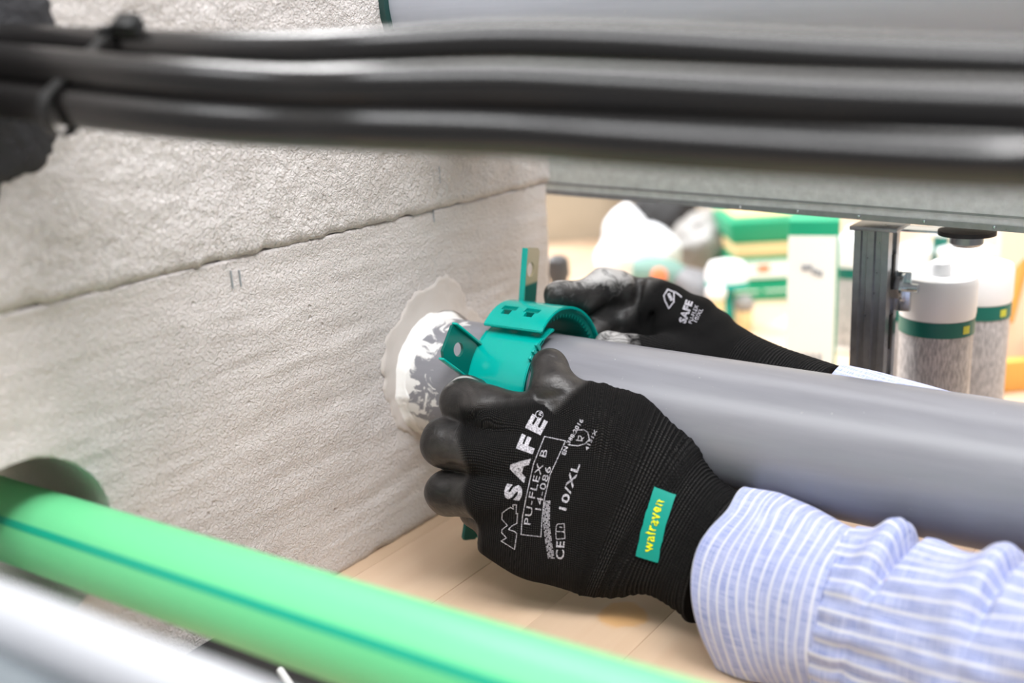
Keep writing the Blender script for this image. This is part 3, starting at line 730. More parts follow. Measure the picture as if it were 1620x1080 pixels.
def surface_net(fn, lo, hi, h):
    lo = np.array(lo); n = np.ceil((np.array(hi) - lo) / h).astype(int) + 1
    # coarse pass to find the band near the surface
    ax = [lo[i] + h * np.arange(n[i]) for i in range(3)]
    F = np.full(n, 1.0)
    B = 8
    blocks = []
    for i in range(0, n[0], B):
        for j in range(0, n[1], B):
            for k in range(0, n[2], B): blocks.append((i, j, k))
    cen = np.array([[ax[0][min(i + B // 2, n[0] - 1)], ax[1][min(j + B // 2, n[1] - 1)], ax[2][min(k + B // 2, n[2] - 1)]] for i, j, k in blocks])
    dc = fn(cen); rad = h * B * .87 * 1.6 + .008
    for (i, j, k), dd in zip(blocks, dc):
        sl = (slice(i, i + B), slice(j, j + B), slice(k, k + B))
        F[sl] = 1.0 if dd > 0 else -1.0
    act = [b for b, dd in zip(blocks, dc) if abs(dd) < rad]
    for s in range(0, len(act), 400):
        ch = act[s:s + 400]; I = []
        for (i, j, k) in ch:
            g = np.stack(np.meshgrid(np.arange(i, min(i + B, n[0])), np.arange(j, min(j + B, n[1])), np.arange(k, min(k + B, n[2])), indexing='ij'), -1).reshape(-1, 3); I.append(g)
        I = np.concatenate(I); F[I[:, 0], I[:, 1], I[:, 2]] = fn(lo + I * h)
    S = F < 0; m_ = n - 1
    acc = np.zeros((*m_, 3)); cnt = np.zeros(m_)
    corners = [(a, b, c) for a in (0, 1) for b in (0, 1) for c in (0, 1)]
    sub = lambda A, c: A[c[0]:c[0] + m_[0], c[1]:c[1] + m_[1], c[2]:c[2] + m_[2]]
    for a in corners:
        for d_ in range(3):
            if a[d_]: continue
            b = list(a); b[d_] = 1; b = tuple(b)
            Fa, Fb = sub(F, a), sub(F, b); x = (Fa < 0) != (Fb < 0); t = np.where(x, Fa / np.where(x, Fa - Fb, 1), 0)
            for q in range(3): acc[..., q] += np.where(x, a[q] + (t if q == d_ else 0), 0)
            cnt += x
    on_ = cnt > 0; idx = -np.ones(m_, int); idx[on_] = np.arange(on_.sum())
    cells = np.argwhere(on_); vs = lo + (cells + acc[on_] / cnt[on_][:, None]) * h
    fs = []
    for d_ in range(3):
        e1, e2 = (d_ + 1) % 3, (d_ + 2) % 3
        A = S; sl0 = [slice(1, -1)] * 3; sl0[d_] = slice(0, -1); sl1 = [slice(1, -1)] * 3; sl1[d_] = slice(1, None)
        s0, s1 = A[tuple(sl0)], A[tuple(sl1)]; x = np.argwhere(s0 != s1); sg = s0[s0 != s1]
        off = np.ones(3, int); off[d_] = 0; g = x + off
        def cell(o1, o2):
            c_ = g.copy(); c_[:, e1] -= o1; c_[:, e2] -= o2; return idx[c_[:, 0], c_[:, 1], c_[:, 2]]
        q = np.stack([cell(1, 1), cell(0, 1), cell(0, 0), cell(1, 0)], 1); q[~sg] = q[~sg][:, ::-1]; fs.append(q)
    fs = np.concatenate(fs); fs = fs[(fs >= 0).all(1)]
    return vs, fs
def np_mesh(name, vs, fs, m, parent, attrs):
    me = bpy.data.meshes.new(name); me.vertices.add(len(vs)); me.vertices.foreach_set('co', vs.ravel())
    me.loops.add(fs.size); me.loops.foreach_set('vertex_index', fs.ravel().astype(np.int32)); me.polygons.add(len(fs))
    me.polygons.foreach_set('loop_start', np.arange(0, fs.size, 4, dtype=np.int32)); me.update(calc_edges=True); me.validate()
    for k, a in attrs.items():
        if a.ndim == 1: at = me.attributes.new(k, 'FLOAT', 'POINT'); at.data.foreach_set('value', a.astype(np.float32))
        else: at = me.attributes.new(k, 'FLOAT_VECTOR', 'POINT'); at.data.foreach_set('vector', a.astype(np.float32).ravel())
    return link(name, me, m, parent)
def wdir(dx, dy): return nrm(P(810 + dx * 100, 540 + dy * 100, 1) - P(810, 540, 1))

# ------------------------------------------------------------------ the person: gloves, sleeves
person = empty('person', P(1300, 900, .6), 'person in black work gloves and blue striped shirt closing the teal collar', 'person')

# front glove (left hand)
PW = [(P(772, 758, .674), .046, .013, wdir(-.03, 1)), (P(825, 766, .670), .0535, .0175, wdir(-.02, 1)), (P(890, 772, .668), .0545, .021, wdir(-.03, 1)),
      (P(955, 780, .665), .0590, .0235, wdir(-.10, 1)), (P(1012, 803, .661), .0555, .0245, wdir(-.20, 1)), (P(1050, 828, .655), .0475, .0255, wdir(-.25, .97)),
      (P(1085, 850, .648), .0415, .0270, wdir(-.28, .96)), (P(1120, 872, .640), .0405, .0285, wdir(-.30, .95)), (P(1141, 884, .634), .0415, .0290, wdir(-.30, .95))]
swL = Sweep(PW, 80)
idxF = [J(830, 668, .672, .019), J(775, 655, .676, .0172), J(733, 634, .690, .0150), J(738, 625, .715, .0135), J(760, 628, .735, .0120)]
midF = [J(825, 718, .668, .019), J(765, 712, .672, .0170), J(702, 700, .684, .0150), J(706, 697, .712, .0140), J(735, 692, .740, .0122)]
rinF = [J(825, 775, .670, .019), J(770, 779, .673, .0165), J(709, 780, .686, .0138), J(713, 775, .712, .0130), J(745, 762, .738, .0115)]
pinF = [J(835, 835, .674, .0175), J(795, 835, .682, .0150), J(757, 808, .700, .0120), J(756, 798, .722, .0112), J(780, 780, .738, .0105)]
thuF = [J(1000, 720, .672, .026), J(945, 662, .672, .0205), J(902, 640, .672, .0150), J(873, 612, .674, .0140), J(871, 582, .684, .0128)]
webF = [J(938, 660, .667, .0185), J(985, 668, .667, .019)]
hypo = [J(860, 868, .676, .0185), J(960, 895, .672, .0185)]
def sdfL(Q):
    fi = chain(Q, idxF); fm = chain(Q, midF); fr = chain(Q, rinF); fp = chain(Q, pinF)
    f = np.minimum(smin(fi, fm, .0018), smin(fr, fp, .0018)); f = smin(f, np.minimum(fm, fr), .0015)
    i, t, u, v = swL.coords(Q); s = swL.L[i] + t
    pal = swL.sdf(Q)
    pal = smin(pal, chain(Q, webF), .016); pal = smin(pal, chain(Q, hypo), .018)
    th = chain(Q, thuF, .005)
    d = smin(pal, f, .009); d = smin(d, th, .006)
    # creases at the thumb joint, gathered folds before the cuff, fine ribs of the cuff
    def crease(a, b, r, k=.004):
        nonlocal d
        d = smax(d, -rc(Q, P(*a), P(*b), r, r * .6), k)
    crease((906, 628, .652), (868, 640, .655), .0022); crease((915, 636, .646), (880, 655, .652), .0020)
    crease((895, 622, .655), (850, 632, .660), .0018, .003)
    crease((925, 648, .644), (893, 662, .648), .0022, .006); crease((905, 600, .657), (880, 604, .656), .0016, .005)
    crease((770, 640, .655), (742, 668, .664), .0012, .005); crease((722, 612, .668), (712, 650, .668), .0010, .004)
    crease((790, 700, .640), (722, 668, .668), .0030, .006); crease((785, 762, .642), (712, 742, .667), .0026, .006)
    ang = np.arctan2(v, u)
    L = swL.L[-1]; kf = np.exp(-((s - (L - .088)) / .010) ** 2); kc = 1 / (1 + np.exp(-(s - (L - .070)) / .004))
    d = d + .0007 * kf * np.sin(s * 2 * PI / .0062 + 1.2 * np.sin(ang * 3)) + .00045 * kc * np.sin(s * 2 * PI / .0042 + .4 * np.sin(ang * 5))
    d = d - .0016 * np.exp(-((s - (L - .001)) / .0018) ** 2) + .0010 * np.exp(-((s - (L - .0042)) / .0010) ** 2)
    # slack fabric undulation
    d = d + .0009 * np.sin(Q[:, 0] * 120 + 2 * np.sin(Q[:, 2] * 70)) * np.sin(Q[:, 2] * 90 + 1.5) * (1 - kc)
    return d
def bounds(pts, pad):
    A = np.array([p[:3] for p in pts]); return A.min(0) - pad, A.max(0) + pad
def make_glove(name, sdf, sw, pts, coat_fn, dust_fn, h=.00115):
    allp = [np.array(p[:3]) for p in pts] + list(sw.c + sw.W * sw.a[:, None]) + list(sw.c - sw.W * sw.a[:, None]) + list(sw.c + sw.N * sw.b[:, None]) + list(sw.c - sw.N * sw.b[:, None])
    A = np.array(allp); lo = A.min(0) - .022; hi = A.max(0) + .022
    vs, fs = surface_net(sdf, lo, hi, h)
    # relax slightly for smooth shading
    e = np.concatenate([fs[:, [0, 1]], fs[:, [1, 2]], fs[:, [2, 3]], fs[:, [3, 0]]])
    for _ in range(2):
        acc = np.zeros_like(vs); cn = np.zeros(len(vs)); np.add.at(acc, e[:, 0], vs[e[:, 1]]); np.add.at(cn, e[:, 0], 1)
        np.add.at(acc, e[:, 1], vs[e[:, 0]]); np.add.at(cn, e[:, 1], 1); vs = vs * .5 + .5 * acc / cn[:, None]
    i, t, u, v = sw.coords(vs); s = sw.L[i] + t; ang = np.arctan2(v / sw.b[i], u / sw.a[i])
    guv = np.stack([s, ang * .042, np.zeros(len(s))], 1)
    c = coat_fn(vs, s)
    return np_mesh(name, vs, fs, M['glove'], person, {'guv': guv, 'coat': c, 'dust': dust_fn(vs, s), 'cuffm': sstep(s, sw.L[-1] - .076, sw.L[-1] - .070)})
def sstep(x, a, b): t = np.clip((x - a) / (b - a), 0, 1); return t * t * (3 - 2 * t)
def coatL(vs, s):
    wob = .003 * np.sin(vs[:, 2] * 140)
    fing = 1 - sstep(np.abs(0) + (vs - P(690, 700, .69)) @ nrm(P(800, 690, .668) - P(690, 700, .69)) + wob, .024, .031)
    th = chain(vs, thuF, .004); tip = (vs - P(945, 662, .672)) @ nrm(P(873, 590, .68) - P(945, 662, .672))
    thm = sstep(tip, .017, .023) * (th < .004)
    idx = chain(vs, idxF); edge = sstep(-(vs - P(800, 640, .65)) @ wdir(.1, 1), -.004, .004) * (idx < .003)
    return np.clip(np.maximum(np.maximum(fing, thm), edge), 0, 1)
def dustL(vs, s):
    tipd = np.linalg.norm(vs - P(722, 597, .70), axis=1)
    return np.clip(np.exp(-(tipd / .013) ** 2) * 1.3 + .18 * coatL(vs, s), 0, 1)
gl = make_glove('glove', sdfL, swL, idxF + midF + rinF + pinF + thuF, coatL, dustL)
gl['label'] = 'black knit glove with white lettering on the back'

# print on the back of the glove: laid on the back-of-hand plane, then pressed on to the knit along the plane's normal
bvh = BVHTree.FromPolygons([v.co.copy() for v in gl.data.vertices], [tuple(p.vertices) for p in gl.data.polygons])
HO = P(890, 770, .648); HN = -ray(900, 790); HN = nrm(HN)
def on_glove(px, py, lift=.00035):
    r = ray(px, py); t = ((HO - CAM) @ HN) / (r @ HN); q = CAM + r * t
    for st in (0,):
        hit = bvh.ray_cast(V(q + HN * .03), V(-HN), .08)
        if hit[0] is None: return None
        # correct for relief so that the lettering keeps its spacing
        h = np.array(hit[0]); off = (h - q) @ HN; q2 = CAM + r * (t * (1 + off / ((q - CAM) @ HN)))
        hit = bvh.ray_cast(V(q2 + HN * .03), V(-HN), .08)
        if hit[0] is None: return None
    return np.array(hit[0]) + np.array(hit[1]) * lift
def press(name, verts2, faces, m, lift=.00035):
    ok = {}; vs = []
    for k, (x, y) in enumerate(verts2):
        q = on_glove(x, y, lift)
        if q is not None: ok[k] = len(vs); vs.append(q)
    fs = [tuple(ok[i] for i in f) for f in faces if all(i in ok for i in f)]
    return mk(name, vs, fs, m, gl, smooth=False)
def poly_len(B):
    B = np.array(B, float); return B, np.r_[0, np.cumsum(np.linalg.norm(np.diff(B, axis=0), axis=1))]
def text2d(s, baseline, cap, bold=0., space=1.1, fine=1.2):
    """lettering along a baseline polyline (pixels of the photo frame); letter tops point to the left of travel"""
    cu = bpy.data.curves.new('t', 'FONT'); cu.body = s; cu.size = 1; cu.offset = bold; cu.space_character = space; cu.resolution_u = 3
    o = bpy.data.objects.new('t', cu); COL.objects.link(o); dg = bpy.context.evaluated_depsgraph_get(); dg.update()
    me = bpy.data.meshes.new_from_object(o.evaluated_get(dg)); bpy.data.objects.remove(o)
    bm = bmesh.new(); bm.from_mesh(me); bpy.data.meshes.remove(me)
    xs = [v.co.x for v in bm.verts]; x0, x1 = min(xs), max(xs); B, L = poly_len(spline(baseline, 24))
    sx = L[-1] / (x1 - x0); sy = cap / .70
    for v in bm.verts: v.co = Vector(((v.co.x - x0) * sx, v.co.y * sy, 0))
    bmesh.ops.triangulate(bm, faces=bm.faces)
    for _ in range(3):
        ed = [e for e in bm.edges if e.calc_length() > fine * 3]
        if not ed: break
        bmesh.ops.subdivide_edges(bm, edges=ed, cuts=1); bmesh.ops.triangulate(bm, faces=bm.faces)
    vs = []
    bm.verts.index_update()
    for v in bm.verts:
        q = np.array([np.interp(v.co.x, L, B[:, 0]), np.interp(v.co.x, L, B[:, 1])]); q2 = np.array([np.interp(v.co.x + 2, L, B[:, 0]), np.interp(v.co.x + 2, L, B[:, 1])]); q1 = np.array([np.interp(v.co.x - 2, L, B[:, 0]), np.interp(v.co.x - 2, L, B[:, 1])])
        d_ = nrm(q2 - q1); nn = np.array([d_[1], -d_[0]]); vs.append(q + nn * v.co.y)
    fs = [tuple(v.index for v in f.verts) for f in bm.faces]; bm.free(); return vs, fs
def stroke2d(pts, wpx, closed=False):
    pts = [np.array(p, float) for p in pts]
    if closed: pts.append(pts[0])
    out = []
    for a, b in zip(pts[:-1], pts[1:]):
        k = max(1, int(np.linalg.norm(b - a) / 4)); out += [a + (b - a) * i / k for i in range(k)]
    out.append(pts[-1]); vs = []; fs = []
    for a, b in zip(out[:-1], out[1:]):
        d_ = nrm(b - a); nn = np.array([d_[1], -d_[0]]) * wpx / 2; e = d_ * wpx * .35; i = len(vs)
        vs += [a - nn - e, b - nn + e, b + nn + e, a + nn - e]; fs.append((i, i + 1, i + 2, i + 3))
    return vs, fs
z36 = lambda L_: [(760 + x / 3.6, 600 + y / 3.6) for x, y in L_]
z33 = lambda L_: [(640 + x / 3.375, 600 + y / 3.375) for x, y in L_]
VS, FS = [], []
def add(vf):
    b_ = len(VS); VS.extend(vf[0]); FS.extend([tuple(i + b_ for i in f) for f in vf[1]])
add(text2d('SAFE', z36([(222, 692), (240, 600), (272, 478), (320, 350), (378, 238)]), 24.5, .048, 1.38))
add(stroke2d(z33([(517, 862), (588, 906), (600, 822), (590, 812), (556, 800), (575, 780), (600, 768), (604, 715), (596, 716), (598, 668), (578, 668), (582, 690), (566, 682), (550, 690), (522, 712), (520, 745), (550, 778), (522, 800), (520, 818), (545, 845)]), 1.3, True))
add(text2d('R', [(856, 658), (859, 652)], 5, .0)); cc_ = [(853 + 6 * math.cos(a), 656 + 6 * math.sin(a)) for a in np.linspace(0, 2 * PI, 13)[:-1]]; add(stroke2d(cc_, 1.0, True))
add(stroke2d(z36([(232, 882), (345, 895), (352, 790), (362, 690), (398, 540), (485, 350), (365, 325), (302, 480), (258, 680), (240, 780)]), 1.2, True))
add(text2d('PU-FLEX B', z36([(285, 828), (297, 740), (318, 640), (345, 535), (383, 405)]), 10.5))
add(text2d('14-086', z36([(345, 745), (362, 655), (382, 580), (405, 500)]), 9.5))
add(text2d('10/XL', z36([(488, 748), (512, 660), (540, 572), (568, 485)]), 11.5, .02))
add(text2d('CE', z36([(478, 1022), (477, 970), (480, 922)]), 13, .012))
add(stroke2d(z36([(432, 905), (430, 870), (432, 835), (440, 822), (478, 820), (480, 862), (470, 866), (480, 872), (482, 905), (436, 908)]), 1.2, True))
add(stroke2d(z36([(434, 864), (478, 866)]), 1.2)); add(text2d('i', z36([(466, 845), (467, 838)]), 5))
add(text2d('EN 388:2016', z36([(484, 432), (505, 375), (532, 330), (560, 280), (588, 235)]), 6, .02))
add(text2d('4131X', z36([(612, 405), (632, 360), (650, 325), (666, 292)]), 5, .02))
add(stroke2d(z36([(500, 372), (555, 378), (598, 366), (620, 340), (612, 300), (590, 286), (545, 288)]), 1.2))
add(stroke2d(z36([(545, 345), (580, 350), (575, 325), (560, 320), (556, 345)]), 1.2)); add(stroke2d(z36([(570, 350), (590, 330)]), 1.2))
# woven bar of small marks
for r_ in range(40):
    for c_ in range(5):
        if (r_ * 7 + c_ * 3 + r_ * c_) % 5 == 0: continue
        k = r_ / 39; xl = np.interp(k, [0, .4, .72, 1], [361, 358, 370, 386]); y_ = 690 + 322 * k
        x_ = xl + c_ * 7.8; px, py = 760 + x_ / 3.6, 600 + y_ / 3.6
        b_ = len(VS); VS.extend([np.array(q) for q in ((px, py), (px + 1.7, py + .2), (px + 1.6, py + 1.9), (px - .1, py + 1.7))]); FS.append((b_, b_ + 1, b_ + 2, b_ + 3))
pr = press('glove_lettering', VS, FS, M['print']); pr['label'] = 'white knitted-look lettering and symbols'
# teal patch on the glove cuff
corn = [np.array(q, float) for q in ((1036, 770), (1070, 783), (1042, 890), (1007, 879))]
vs2 = []; nu, nv = 8, 24
for j in range(nv + 1):
    for i in range(nu + 1):
        a = corn[0] + (corn[1] - corn[0]) * i / nu; b = corn[3] + (corn[2] - corn[3]) * i / nu; q = a + (b - a) * j / nv
        bow = 3.0 * math.sin(PI * j / nv); vs2.append(q + np.array([-bow, 0]))
fs2 = [(j * (nu + 1) + i, (j + 1) * (nu + 1) + i, (j + 1) * (nu + 1) + i + 1, j * (nu + 1) + i + 1) for j in range(nv) for i in range(nu)]
pa = press('patch', vs2, fs2, M['patch'], .0009); pa['label'] = 'teal rubber patch'
tv, tf = text2d('walraven', [(1034, 873), (1038, 845), (1044, 820), (1051.5, 793)], 17, .016, 1.12, .8)
tx = press('patch_lettering', tv, tf, M['yellow'], .0017); tx['label'] = 'yellow lettering on the patch'
# the rubber patch bridges the ribs of the cuff: lay patch and lettering on one smooth curved surface
ax1 = nrm(np.cross(HN, [0, 0, 1])); ax2 = np.cross(HN, ax1); pc = np.array([v.co[:] for v in pa.data.vertices]); p0 = pc.mean(0)
def quad(q):
    a, b = (q - p0) @ ax1 * 30, (q - p0) @ ax2 * 30; return np.stack([np.ones(len(q)), a, b, a * a, a * b, b * b], 1)
cf = np.linalg.lstsq(quad(pc), (pc - p0) @ HN, rcond=None)[0]
for o_, up_l in ((pa, .0004), (tx, .0009)):
    q = np.array([v.co[:] for v in o_.data.vertices]); q = q + HN * ((quad(q) @ cf + up_l) - (q - p0) @ HN)[:, None]
    o_.data.vertices.foreach_set('co', q.ravel()); o_.data.update()
for o_ in (pr, pa, tx):
    o_.data.polygons.foreach_set('use_smooth', [True] * len(o_.data.polygons))

# far glove (right hand)
RWD = [(P(1012, 500, .80), .022, .016, wdir(.1, 1)), (P(1060, 525, .79), .0285, .019, wdir(-.3, 1)), (P(1110, 550, .775), .0290, .021, wdir(-.4, .9)),
       (P(1165, 578, .755), .0255, .022, wdir(-.35, .9)), (P(1215, 600, .735), .0245, .0225, wdir(-.3, .9)), (P(1260, 618, .72), .0250, .0235, wdir(-.3, .9)), (P(1312, 638, .70), .0255, .024, wdir(-.3, .95))]
swR = Sweep(RWD, 70)
iR = [J(1010, 478, .805, .0150), J(975, 458, .800, .0150), J(958, 452, .795, .0135), J(922, 470, .785, .0120), J(885, 468, .778, .0120)]
mR = [J(1020, 505, .805, .0155), J(985, 478, .812, .0140), J(962, 510, .805, .0125), J(935, 530, .79, .0115)]
rR = [J(1030, 535, .80, .0155), J(1000, 520, .81, .0140), J(975, 548, .80, .0125), J(950, 566, .785, .011)]
pR = [J(1045, 560, .79, .0145), J(1015, 552, .80, .0125), J(990, 572, .79, .0115), J(968, 585, .78, .0105)]
tR = [J(1110, 575, .765, .018), J(1050, 562, .765, .0145), J(1000, 556, .768, .0118), J(962, 546, .768, .0105)]
pR = pR
def sdfR(Q):
    f = smin(chain(Q, iR), chain(Q, mR), .002); f = smin(f, chain(Q, rR), .0015); f = smin(f, chain(Q, pR), .0015)
    pal = swR.sdf(Q, 2.2); pal = smin(pal, rc(Q, P(1035, 478, .80), P(1100, 520, .785), .018, .020), .014)
    f = smin(f, rc(Q, P(992, 505, .803), P(940, 500, .800), .0155, .0125), .004)
    d = smin(pal, f, .010); d = smin(d, chain(Q, tR, .004), .006)
    for a, b, r in (((1012, 440, .79), (1000, 560, .778), .0026), ((985, 452, .782), (1000, 500, .78), .0020), ((1040, 452, .785), (1020, 560, .772), .0016), ((940, 440, .772), (935, 480, .770), .0020)):
        d = smax(d, -rc(Q, P(*a), P(*b), r, r * .6), .005)
    i, t, u, v = swR.coords(Q); s = swR.L[i] + t; L = swR.L[-1]; kc = 1 / (1 + np.exp(-(s - (L - .075)) / .004))
    d = d + .0010 * np.sin(Q[:, 0] * 210 + 3 * np.sin(Q[:, 2] * 80)) * np.sin(Q[:, 2] * 100) * (1 - kc) + .00028 * kc * np.sin(s * 2 * PI / .0048)
    return d
def coatR(vs, s):
    t = (vs - P(1020, 500, .80)) @ nrm(P(1120, 560, .77) - P(1020, 500, .80)); return 1 - sstep(t, -.006, .006)
def dustR(vs, s):
    f = chain(vs, iR[1:]); a = np.clip(1 - (f - .0) / .004, 0, 1) * (chain(vs, mR) > .0)
    b = np.clip(1 - chain(vs, tR[2:]) / .004, 0, 1)
    return np.clip(np.maximum(a * (.30 + .50 * np.clip((vs - P(905, 462, .78)) @ wdir(0, -1) / .010, 0, 1)), b * .75) + .08, 0, 1)
gr = make_glove('glove', sdfR, swR, iR + mR + rR + pR + tR, coatR, dustR, .0014)
gr['label'] = 'black glove dusted white on the fingertips, reaching behind the pipe'
bvh2 = BVHTree.FromPolygons([v.co.copy() for v in gr.data.vertices], [tuple(p.vertices) for p in gr.data.polygons])
def press2(name, v2, faces, m):
    HN2 = -nrm(ray(1075, 480)); HO2 = P(1075, 480, .77); ok = {}; vs = []
    for k, (x, y) in enumerate(v2):
        r = ray(x, y); q = CAM + r * (((HO2 - CAM) @ HN2) / (r @ HN2)); hit = bvh2.ray_cast(V(q + HN2 * .03), V(-HN2), .09)
        if hit[0] is not None: ok[k] = len(vs); vs.append(np.array(hit[0]) + np.array(hit[1]) * .0004)
    return mk(name, vs, [tuple(ok[i] for i in f) for f in faces if all(i in ok for i in f)], m, gr)
VS, FS = [], []
for row, (x0, y0, x1, y1) in enumerate(((1084, 512, 1096, 478), (1094, 512, 1105, 484), (1102, 510, 1112, 490))):
    add(text2d(('SAFE', 'PU-FLEX', '10/XL')[row], [(x0, y0), ((x0 + x1) / 2, (y0 + y1) / 2), (x1, y1)], (11, 6, 6)[row], (.05, .02, .02)[row]))
add(stroke2d([(1050, 468), (1056, 458), (1066, 462), (1066, 478), (1058, 488), (1052, 476)], 2.4, True)); add(stroke2d([(1058, 466), (1062, 474)], 5)); add(stroke2d([(1068, 462), (1078, 470)], 2.4))
o_ = press2('glove_lettering', VS, FS, M['print']); o_['label'] = 'white lettering on the back'

# forearms (skin) inside gloves and sleeves
def forearm(pts, m=M['skin']):
    path = spline([p[0] for p in pts], 24); rr = spline([[p[1]] for p in pts], 24)[:, 0]
    return tube('forearm', path, rr, m, person, 40)
forearm([(P(1100, 862, .645), .024), (P(1150, 888, .630), .0265), (P(1250, 938, .603), .0300), (P(1450, 1000, .56), .034), (P(1760, 1080, .50), .036)])
forearm([(P(1240, 610, .728), .017), (P(1320, 641, .697), .0215), (P(1450, 690, .66), .030), (P(1700, 770, .60), .037)])
# a sliver of skin shows where the cuff of the shirt gapes: widen the wrist just there
def cloth_tube(name, stations, m, fold, n=180, k=120, thick=.0012):
    """stations: (centre, radius up/down, radius in depth)"""
    c = spline([s[0] for s in stations], k); a = spline([[s[1]] for s in stations], k)[:, 0]; b = spline([[s[2]] for s in stations], k)[:, 0]
    T = np.gradient(c, axis=0); T /= np.linalg.norm(T, axis=1)[:, None]; upd = wdir(.35, -1)
    W_ = upd - T * (T @ upd)[:, None]; W_ /= np.linalg.norm(W_, axis=1)[:, None]; N_ = np.cross(T, W_)
    L = np.r_[0, np.cumsum(np.linalg.norm(np.diff(c, axis=0), axis=1))]
    vs = []; uv = []
    for i in range(k):
        for j in range(n):
            t = 2 * PI * j / n; ds, dr = fold(L[i], t, L[-1])
            q = c[i] + T[i] * ds + W_[i] * (a[i] + dr) * math.cos(t) + N_[i] * (b[i] + dr) * math.sin(t)
            q[2] = max(q[2], TABLE + .0012 + .0004 * math.sin(j))
            vs.append(q); uv.append((L[i], t * .047, 0))
    fs = np.array([(i * n + j, i * n + (j + 1) % n, (i + 1) * n + (j + 1) % n, (i + 1) * n + j) for i in range(k - 1) for j in range(n)])
    uv = np.array(uv)
    o = np_mesh(name, np.array(vs), fs, m, person, {'suv': uv})
    so = o.modifiers.new('s', 'SOLIDIFY'); so.thickness = thick; so.offset = -1
    return o
# orientation: t=0 up in the picture, N_ sign decides whether +90deg faces the camera
def cuff_fold(s, t, L):
    k = s / L
    dr = .0012 * math.sin(3 * t + 1 + 40 * s) * (.4 + k) + .0006 * math.sin(7 * t + 90 * s) + .0014 * noise.noise(Vector((math.cos(t) * 1.6, math.sin(t) * 1.6, s * 30)))
    dr += .0030 * math.exp(-((math.cos(t) - 1) / .25) ** 2) * math.sin(PI * k * 1.6) * .6
    ds = .026 * (max(0, (.35 - math.cos(t)) / 1.35)) ** 1.6 * (1 - k)
    tt = min(t, 2 * PI - t); ds += (.0022 * math.exp(-((tt - .75) / .25) ** 2) - .0045 * math.exp(-((tt - 1.6) / .55) ** 2)) * (1 - k)
    if k > .965: dr -= .0008
    return ds, dr
cuffst = [(P(1136, 905, .634), .054, .040), (P(1190, 928, .622), .0545, .0430), (P(1245, 944, .610), .0535, .0440), (P(1300, 962, .598), .0520, .0440), (P(1336, 973, .590), .0500, .0430)]
cloth_tube('shirt_cuff', cuffst, M['cuff'], cuff_fold, 160, 60)
def sleeve_fold(s, t, L):
    pl = math.exp(-s / .03)
    dr = .0010 * math.sin(t * 26) * pl + .0012 * math.sin(5 * t + s * 60) * min(1, s / .02)
    front = .5 + .5 * math.sin(t); topness = max(0, math.cos(t)) ** 1.5
    for s0, amp, wd, lean in ((.024, .0085, .0080, .022), (.080, .0075, .0085, .016), (.125, .005, .010, .012)):
        sc = s0 - lean * (1 - math.cos(t)) * .5
        dr += amp * math.exp(-((s - sc) / wd) ** 2) * (topness * .9 + .12)
        dr -= amp * 1.9 * math.exp(-((s - sc - wd * 1.25) / (wd * .34)) ** 2) * (topness * .8 + .10)
    dr += .0035 * noise.noise(Vector((math.cos(t) * 2.0, math.sin(t) * 2.0, s * 22 + 3))) * min(1, s / .02)
    dr += .0018 * noise.noise(Vector((math.cos(t) * 5.0, math.sin(t) * 5.0, s * 60)))  * min(1, s / .02)
    return 0, dr
slst = [(P(1333, 972, .591), .0490, .0420), (P(1390, 988, .578), .0500, .0440), (P(1460, 1006, .563), .0500, .0450), (P(1540, 1026, .546), .0500, .0450), (P(1660, 1056, .520), .0520, .0460), (P(1800, 1090, .49), .054, .047)]
cloth_tube('sleeve', slst, M['sleeve'], sleeve_fold, 260, 170)
sl2 = [(P(1318, 640, .698), .0265, .025), (P(1370, 658, .682), .0285, .027), (P(1450, 690, .66), .033, .030), (P(1700, 770, .60), .040, .036)]
cloth_tube('sleeve', sl2, M['sleeve'], lambda s, t, L: (0, .0012 * math.sin(5 * t + 60 * s)), 96, 60)

# ------------------------------------------------------------------ foreground black cables
CR_ = .0086
cabs = [
    ('uppermost of the three thick black cables across the top', [(-60, 62, .515), (0, 66, .50), (140, 74, .475), (300, 82, .450), (450, 84, .43), (600, 79, .41), (800, 70, .393), (1000, 75, .372), (1300, 92, .345), (1620, 106, .322), (1900, 116, .30)]),
    ('middle one of the three thick black cables', [(-60, 88, .495), (0, 98, .47), (140, 113, .445), (300, 127, .425), (450, 137, .41), (600, 137, .39), (800, 135, .375), (1000, 144, .355), (1300, 160, .328), (1620, 172, .307), (1900, 182, .29)]),
    ('lowest of the three thick black cables', [(-60, 145, .500), (0, 155, .47), (140, 172, .445), (300, 189, .425), (450, 199, .41), (600, 204, .39), (800, 210, .375), (1000, 224, .352), (1300, 243, .325), (1620, 259, .303), (1900, 262, .31)])]
for lab, pts in cabs:
    w3 = [P(*q) for q in pts]; w3 = [np.array([-.03, w3[0][1] - .004, w3[0][2]])] + w3[0:]
    w3 = w3[:-1] + [w3[-1], w3[-1] + np.array([.13, .004, -.004]), w3[-1] + np.array([.30, .006, -.012])]
    tag(tube('black_cable', spline(w3, 140), CR_, M['cable'], None, 40), lab, 'cable', 'thick black cables across the top')
tie = empty('cable_tie', P(135, 120, .44), 'black cable tie binding the three cables at the left', 'cable tie')
cs = [P(148, 74, .470), P(138, 113, .445), P(140, 172, .445)]
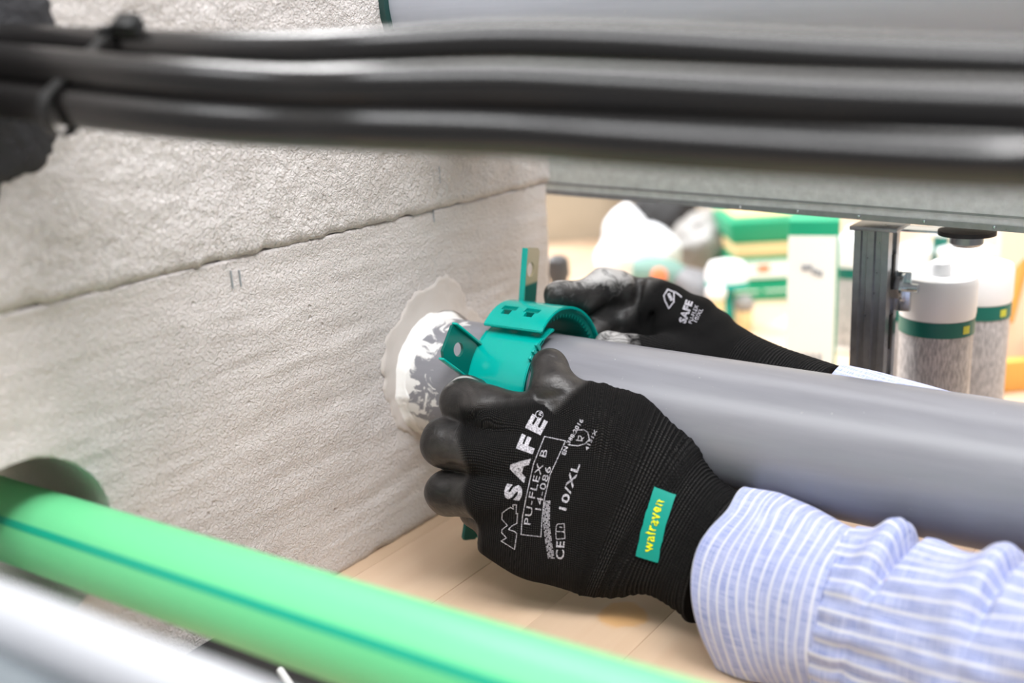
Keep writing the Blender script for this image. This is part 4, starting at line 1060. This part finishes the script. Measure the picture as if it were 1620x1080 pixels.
# strap as closed loop round the bundle in a plane across the cables
cdir = nrm(P(240, 120, .44) - P(60, 108, .46)); upc = nrm(cs[0] - cs[2] - cdir * ((cs[0] - cs[2]) @ cdir)); nc = np.cross(cdir, upc)
if nc @ (CAM - cs[1]) < 0: nc = -nc
cen = (cs[0] + cs[2]) / 2; half = np.linalg.norm((cs[0] - cs[2]) / 2); rr_ = CR_ + .0007
loop = []
for k in range(24):
    a = PI * k / 23; loop.append((math.sin(a) * rr_, half + math.cos(a) * 0 + (rr_ * math.cos(a) if a < PI / 2 else 0)))
loop = [(rr_ * math.sin(a), half + rr_ * math.cos(a)) for a in np.linspace(-PI / 2, PI / 2, 14)] + [(rr_ * math.sin(a), -half + rr_ * math.cos(a)) for a in np.linspace(PI / 2, 3 * PI / 2, 14)]
vs = []; fs = []; K = len(loop)
for i, (u, v) in enumerate(loop):
    sk = cdir * (.0050 * np.clip(v / half, -1, 1) + .0080 * min(1, abs(v / half)) ** 2 - .0060)          # the strap sits a little askew
    for dx, dr in ((-.0026, 0), (.0026, 0), (.0026, .0014), (-.0026, .0014)):
        rad_ = nrm(np.array([u, v - np.clip(v, -half, half)]) + 1e-9)
        vs.append(cen + nc * ((u + rad_[0] * dr) * (1 + .42 * max(0, 1 - (v / half) ** 2))) + upc * (v + rad_[1] * dr) + cdir * dx + sk)
for i in range(K):
    for k in range(4): fs.append((i * 4 + k, i * 4 + (k + 1) % 4, ((i + 1) % K) * 4 + (k + 1) % 4, ((i + 1) % K) * 4 + k))
mk('strap', vs, fs, M['tie'], tie, False)
hd = P(203, 40, .452)
Rh = Matrix([list(cdir), list(nc), list(upc)]).transposed()
box('lock_head', hd, (.011, .0075, .0085), M['tie'], tie, .001, Rh)
tube('strap_tail', [hd - cdir * .014 - upc * .004, hd - cdir * .006 - upc * .001, hd], .0014, M['tie'], tie, 8)

# ------------------------------------------------------------------ foreground white pipe at the lower left, black strip and clip
d0 = .335
wp = [P(-160, 925, .36), P(0, 975, .345), P(200, 1056, .325), P(420, 1145, .305), P(620, 1235, .29)]
wpipe = empty('white_pipe', wp[1], 'blurred white plastic pipe close to the camera at the lower left corner', 'pipe')
tube('pipe_barrel', spline(wp, 24), .0112, M['pale_grey'], wpipe, 64)
gr_ = [P(-200, 1040, .345), P(0, 1122, .33), P(200, 1222, .315), P(420, 1330, .30)]
gpip = empty('steel_tube', gr_[1], 'blurred blue grey steel tube in the very corner, under the white pipe', 'tube')
tube('tube_barrel', spline(gr_, 20), .0168, M['corner_steel'], gpip, 64)
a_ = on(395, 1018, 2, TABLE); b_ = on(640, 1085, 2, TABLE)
strip = tag(box('added_dark_strip', ((a_ + b_) / 2 + np.array([.03, -.045, .004])), (.36, .075, .008), M['black'], None, .0015, Matrix.Rotation(.05, 3, 'Z')), 'added black strip on the bench for the dark band below the green pipe', 'rubber strip')  # strip added to give the dark band below the green pipe
q1 = P(443, 1060, .60); q2 = P(462, 1088, .585)
tag(tube('plastic_clip', [q1, (q1 + q2) / 2, q2], .0022, M['white'], None, 10), 'small white plastic tie end on the black strip', 'clip')
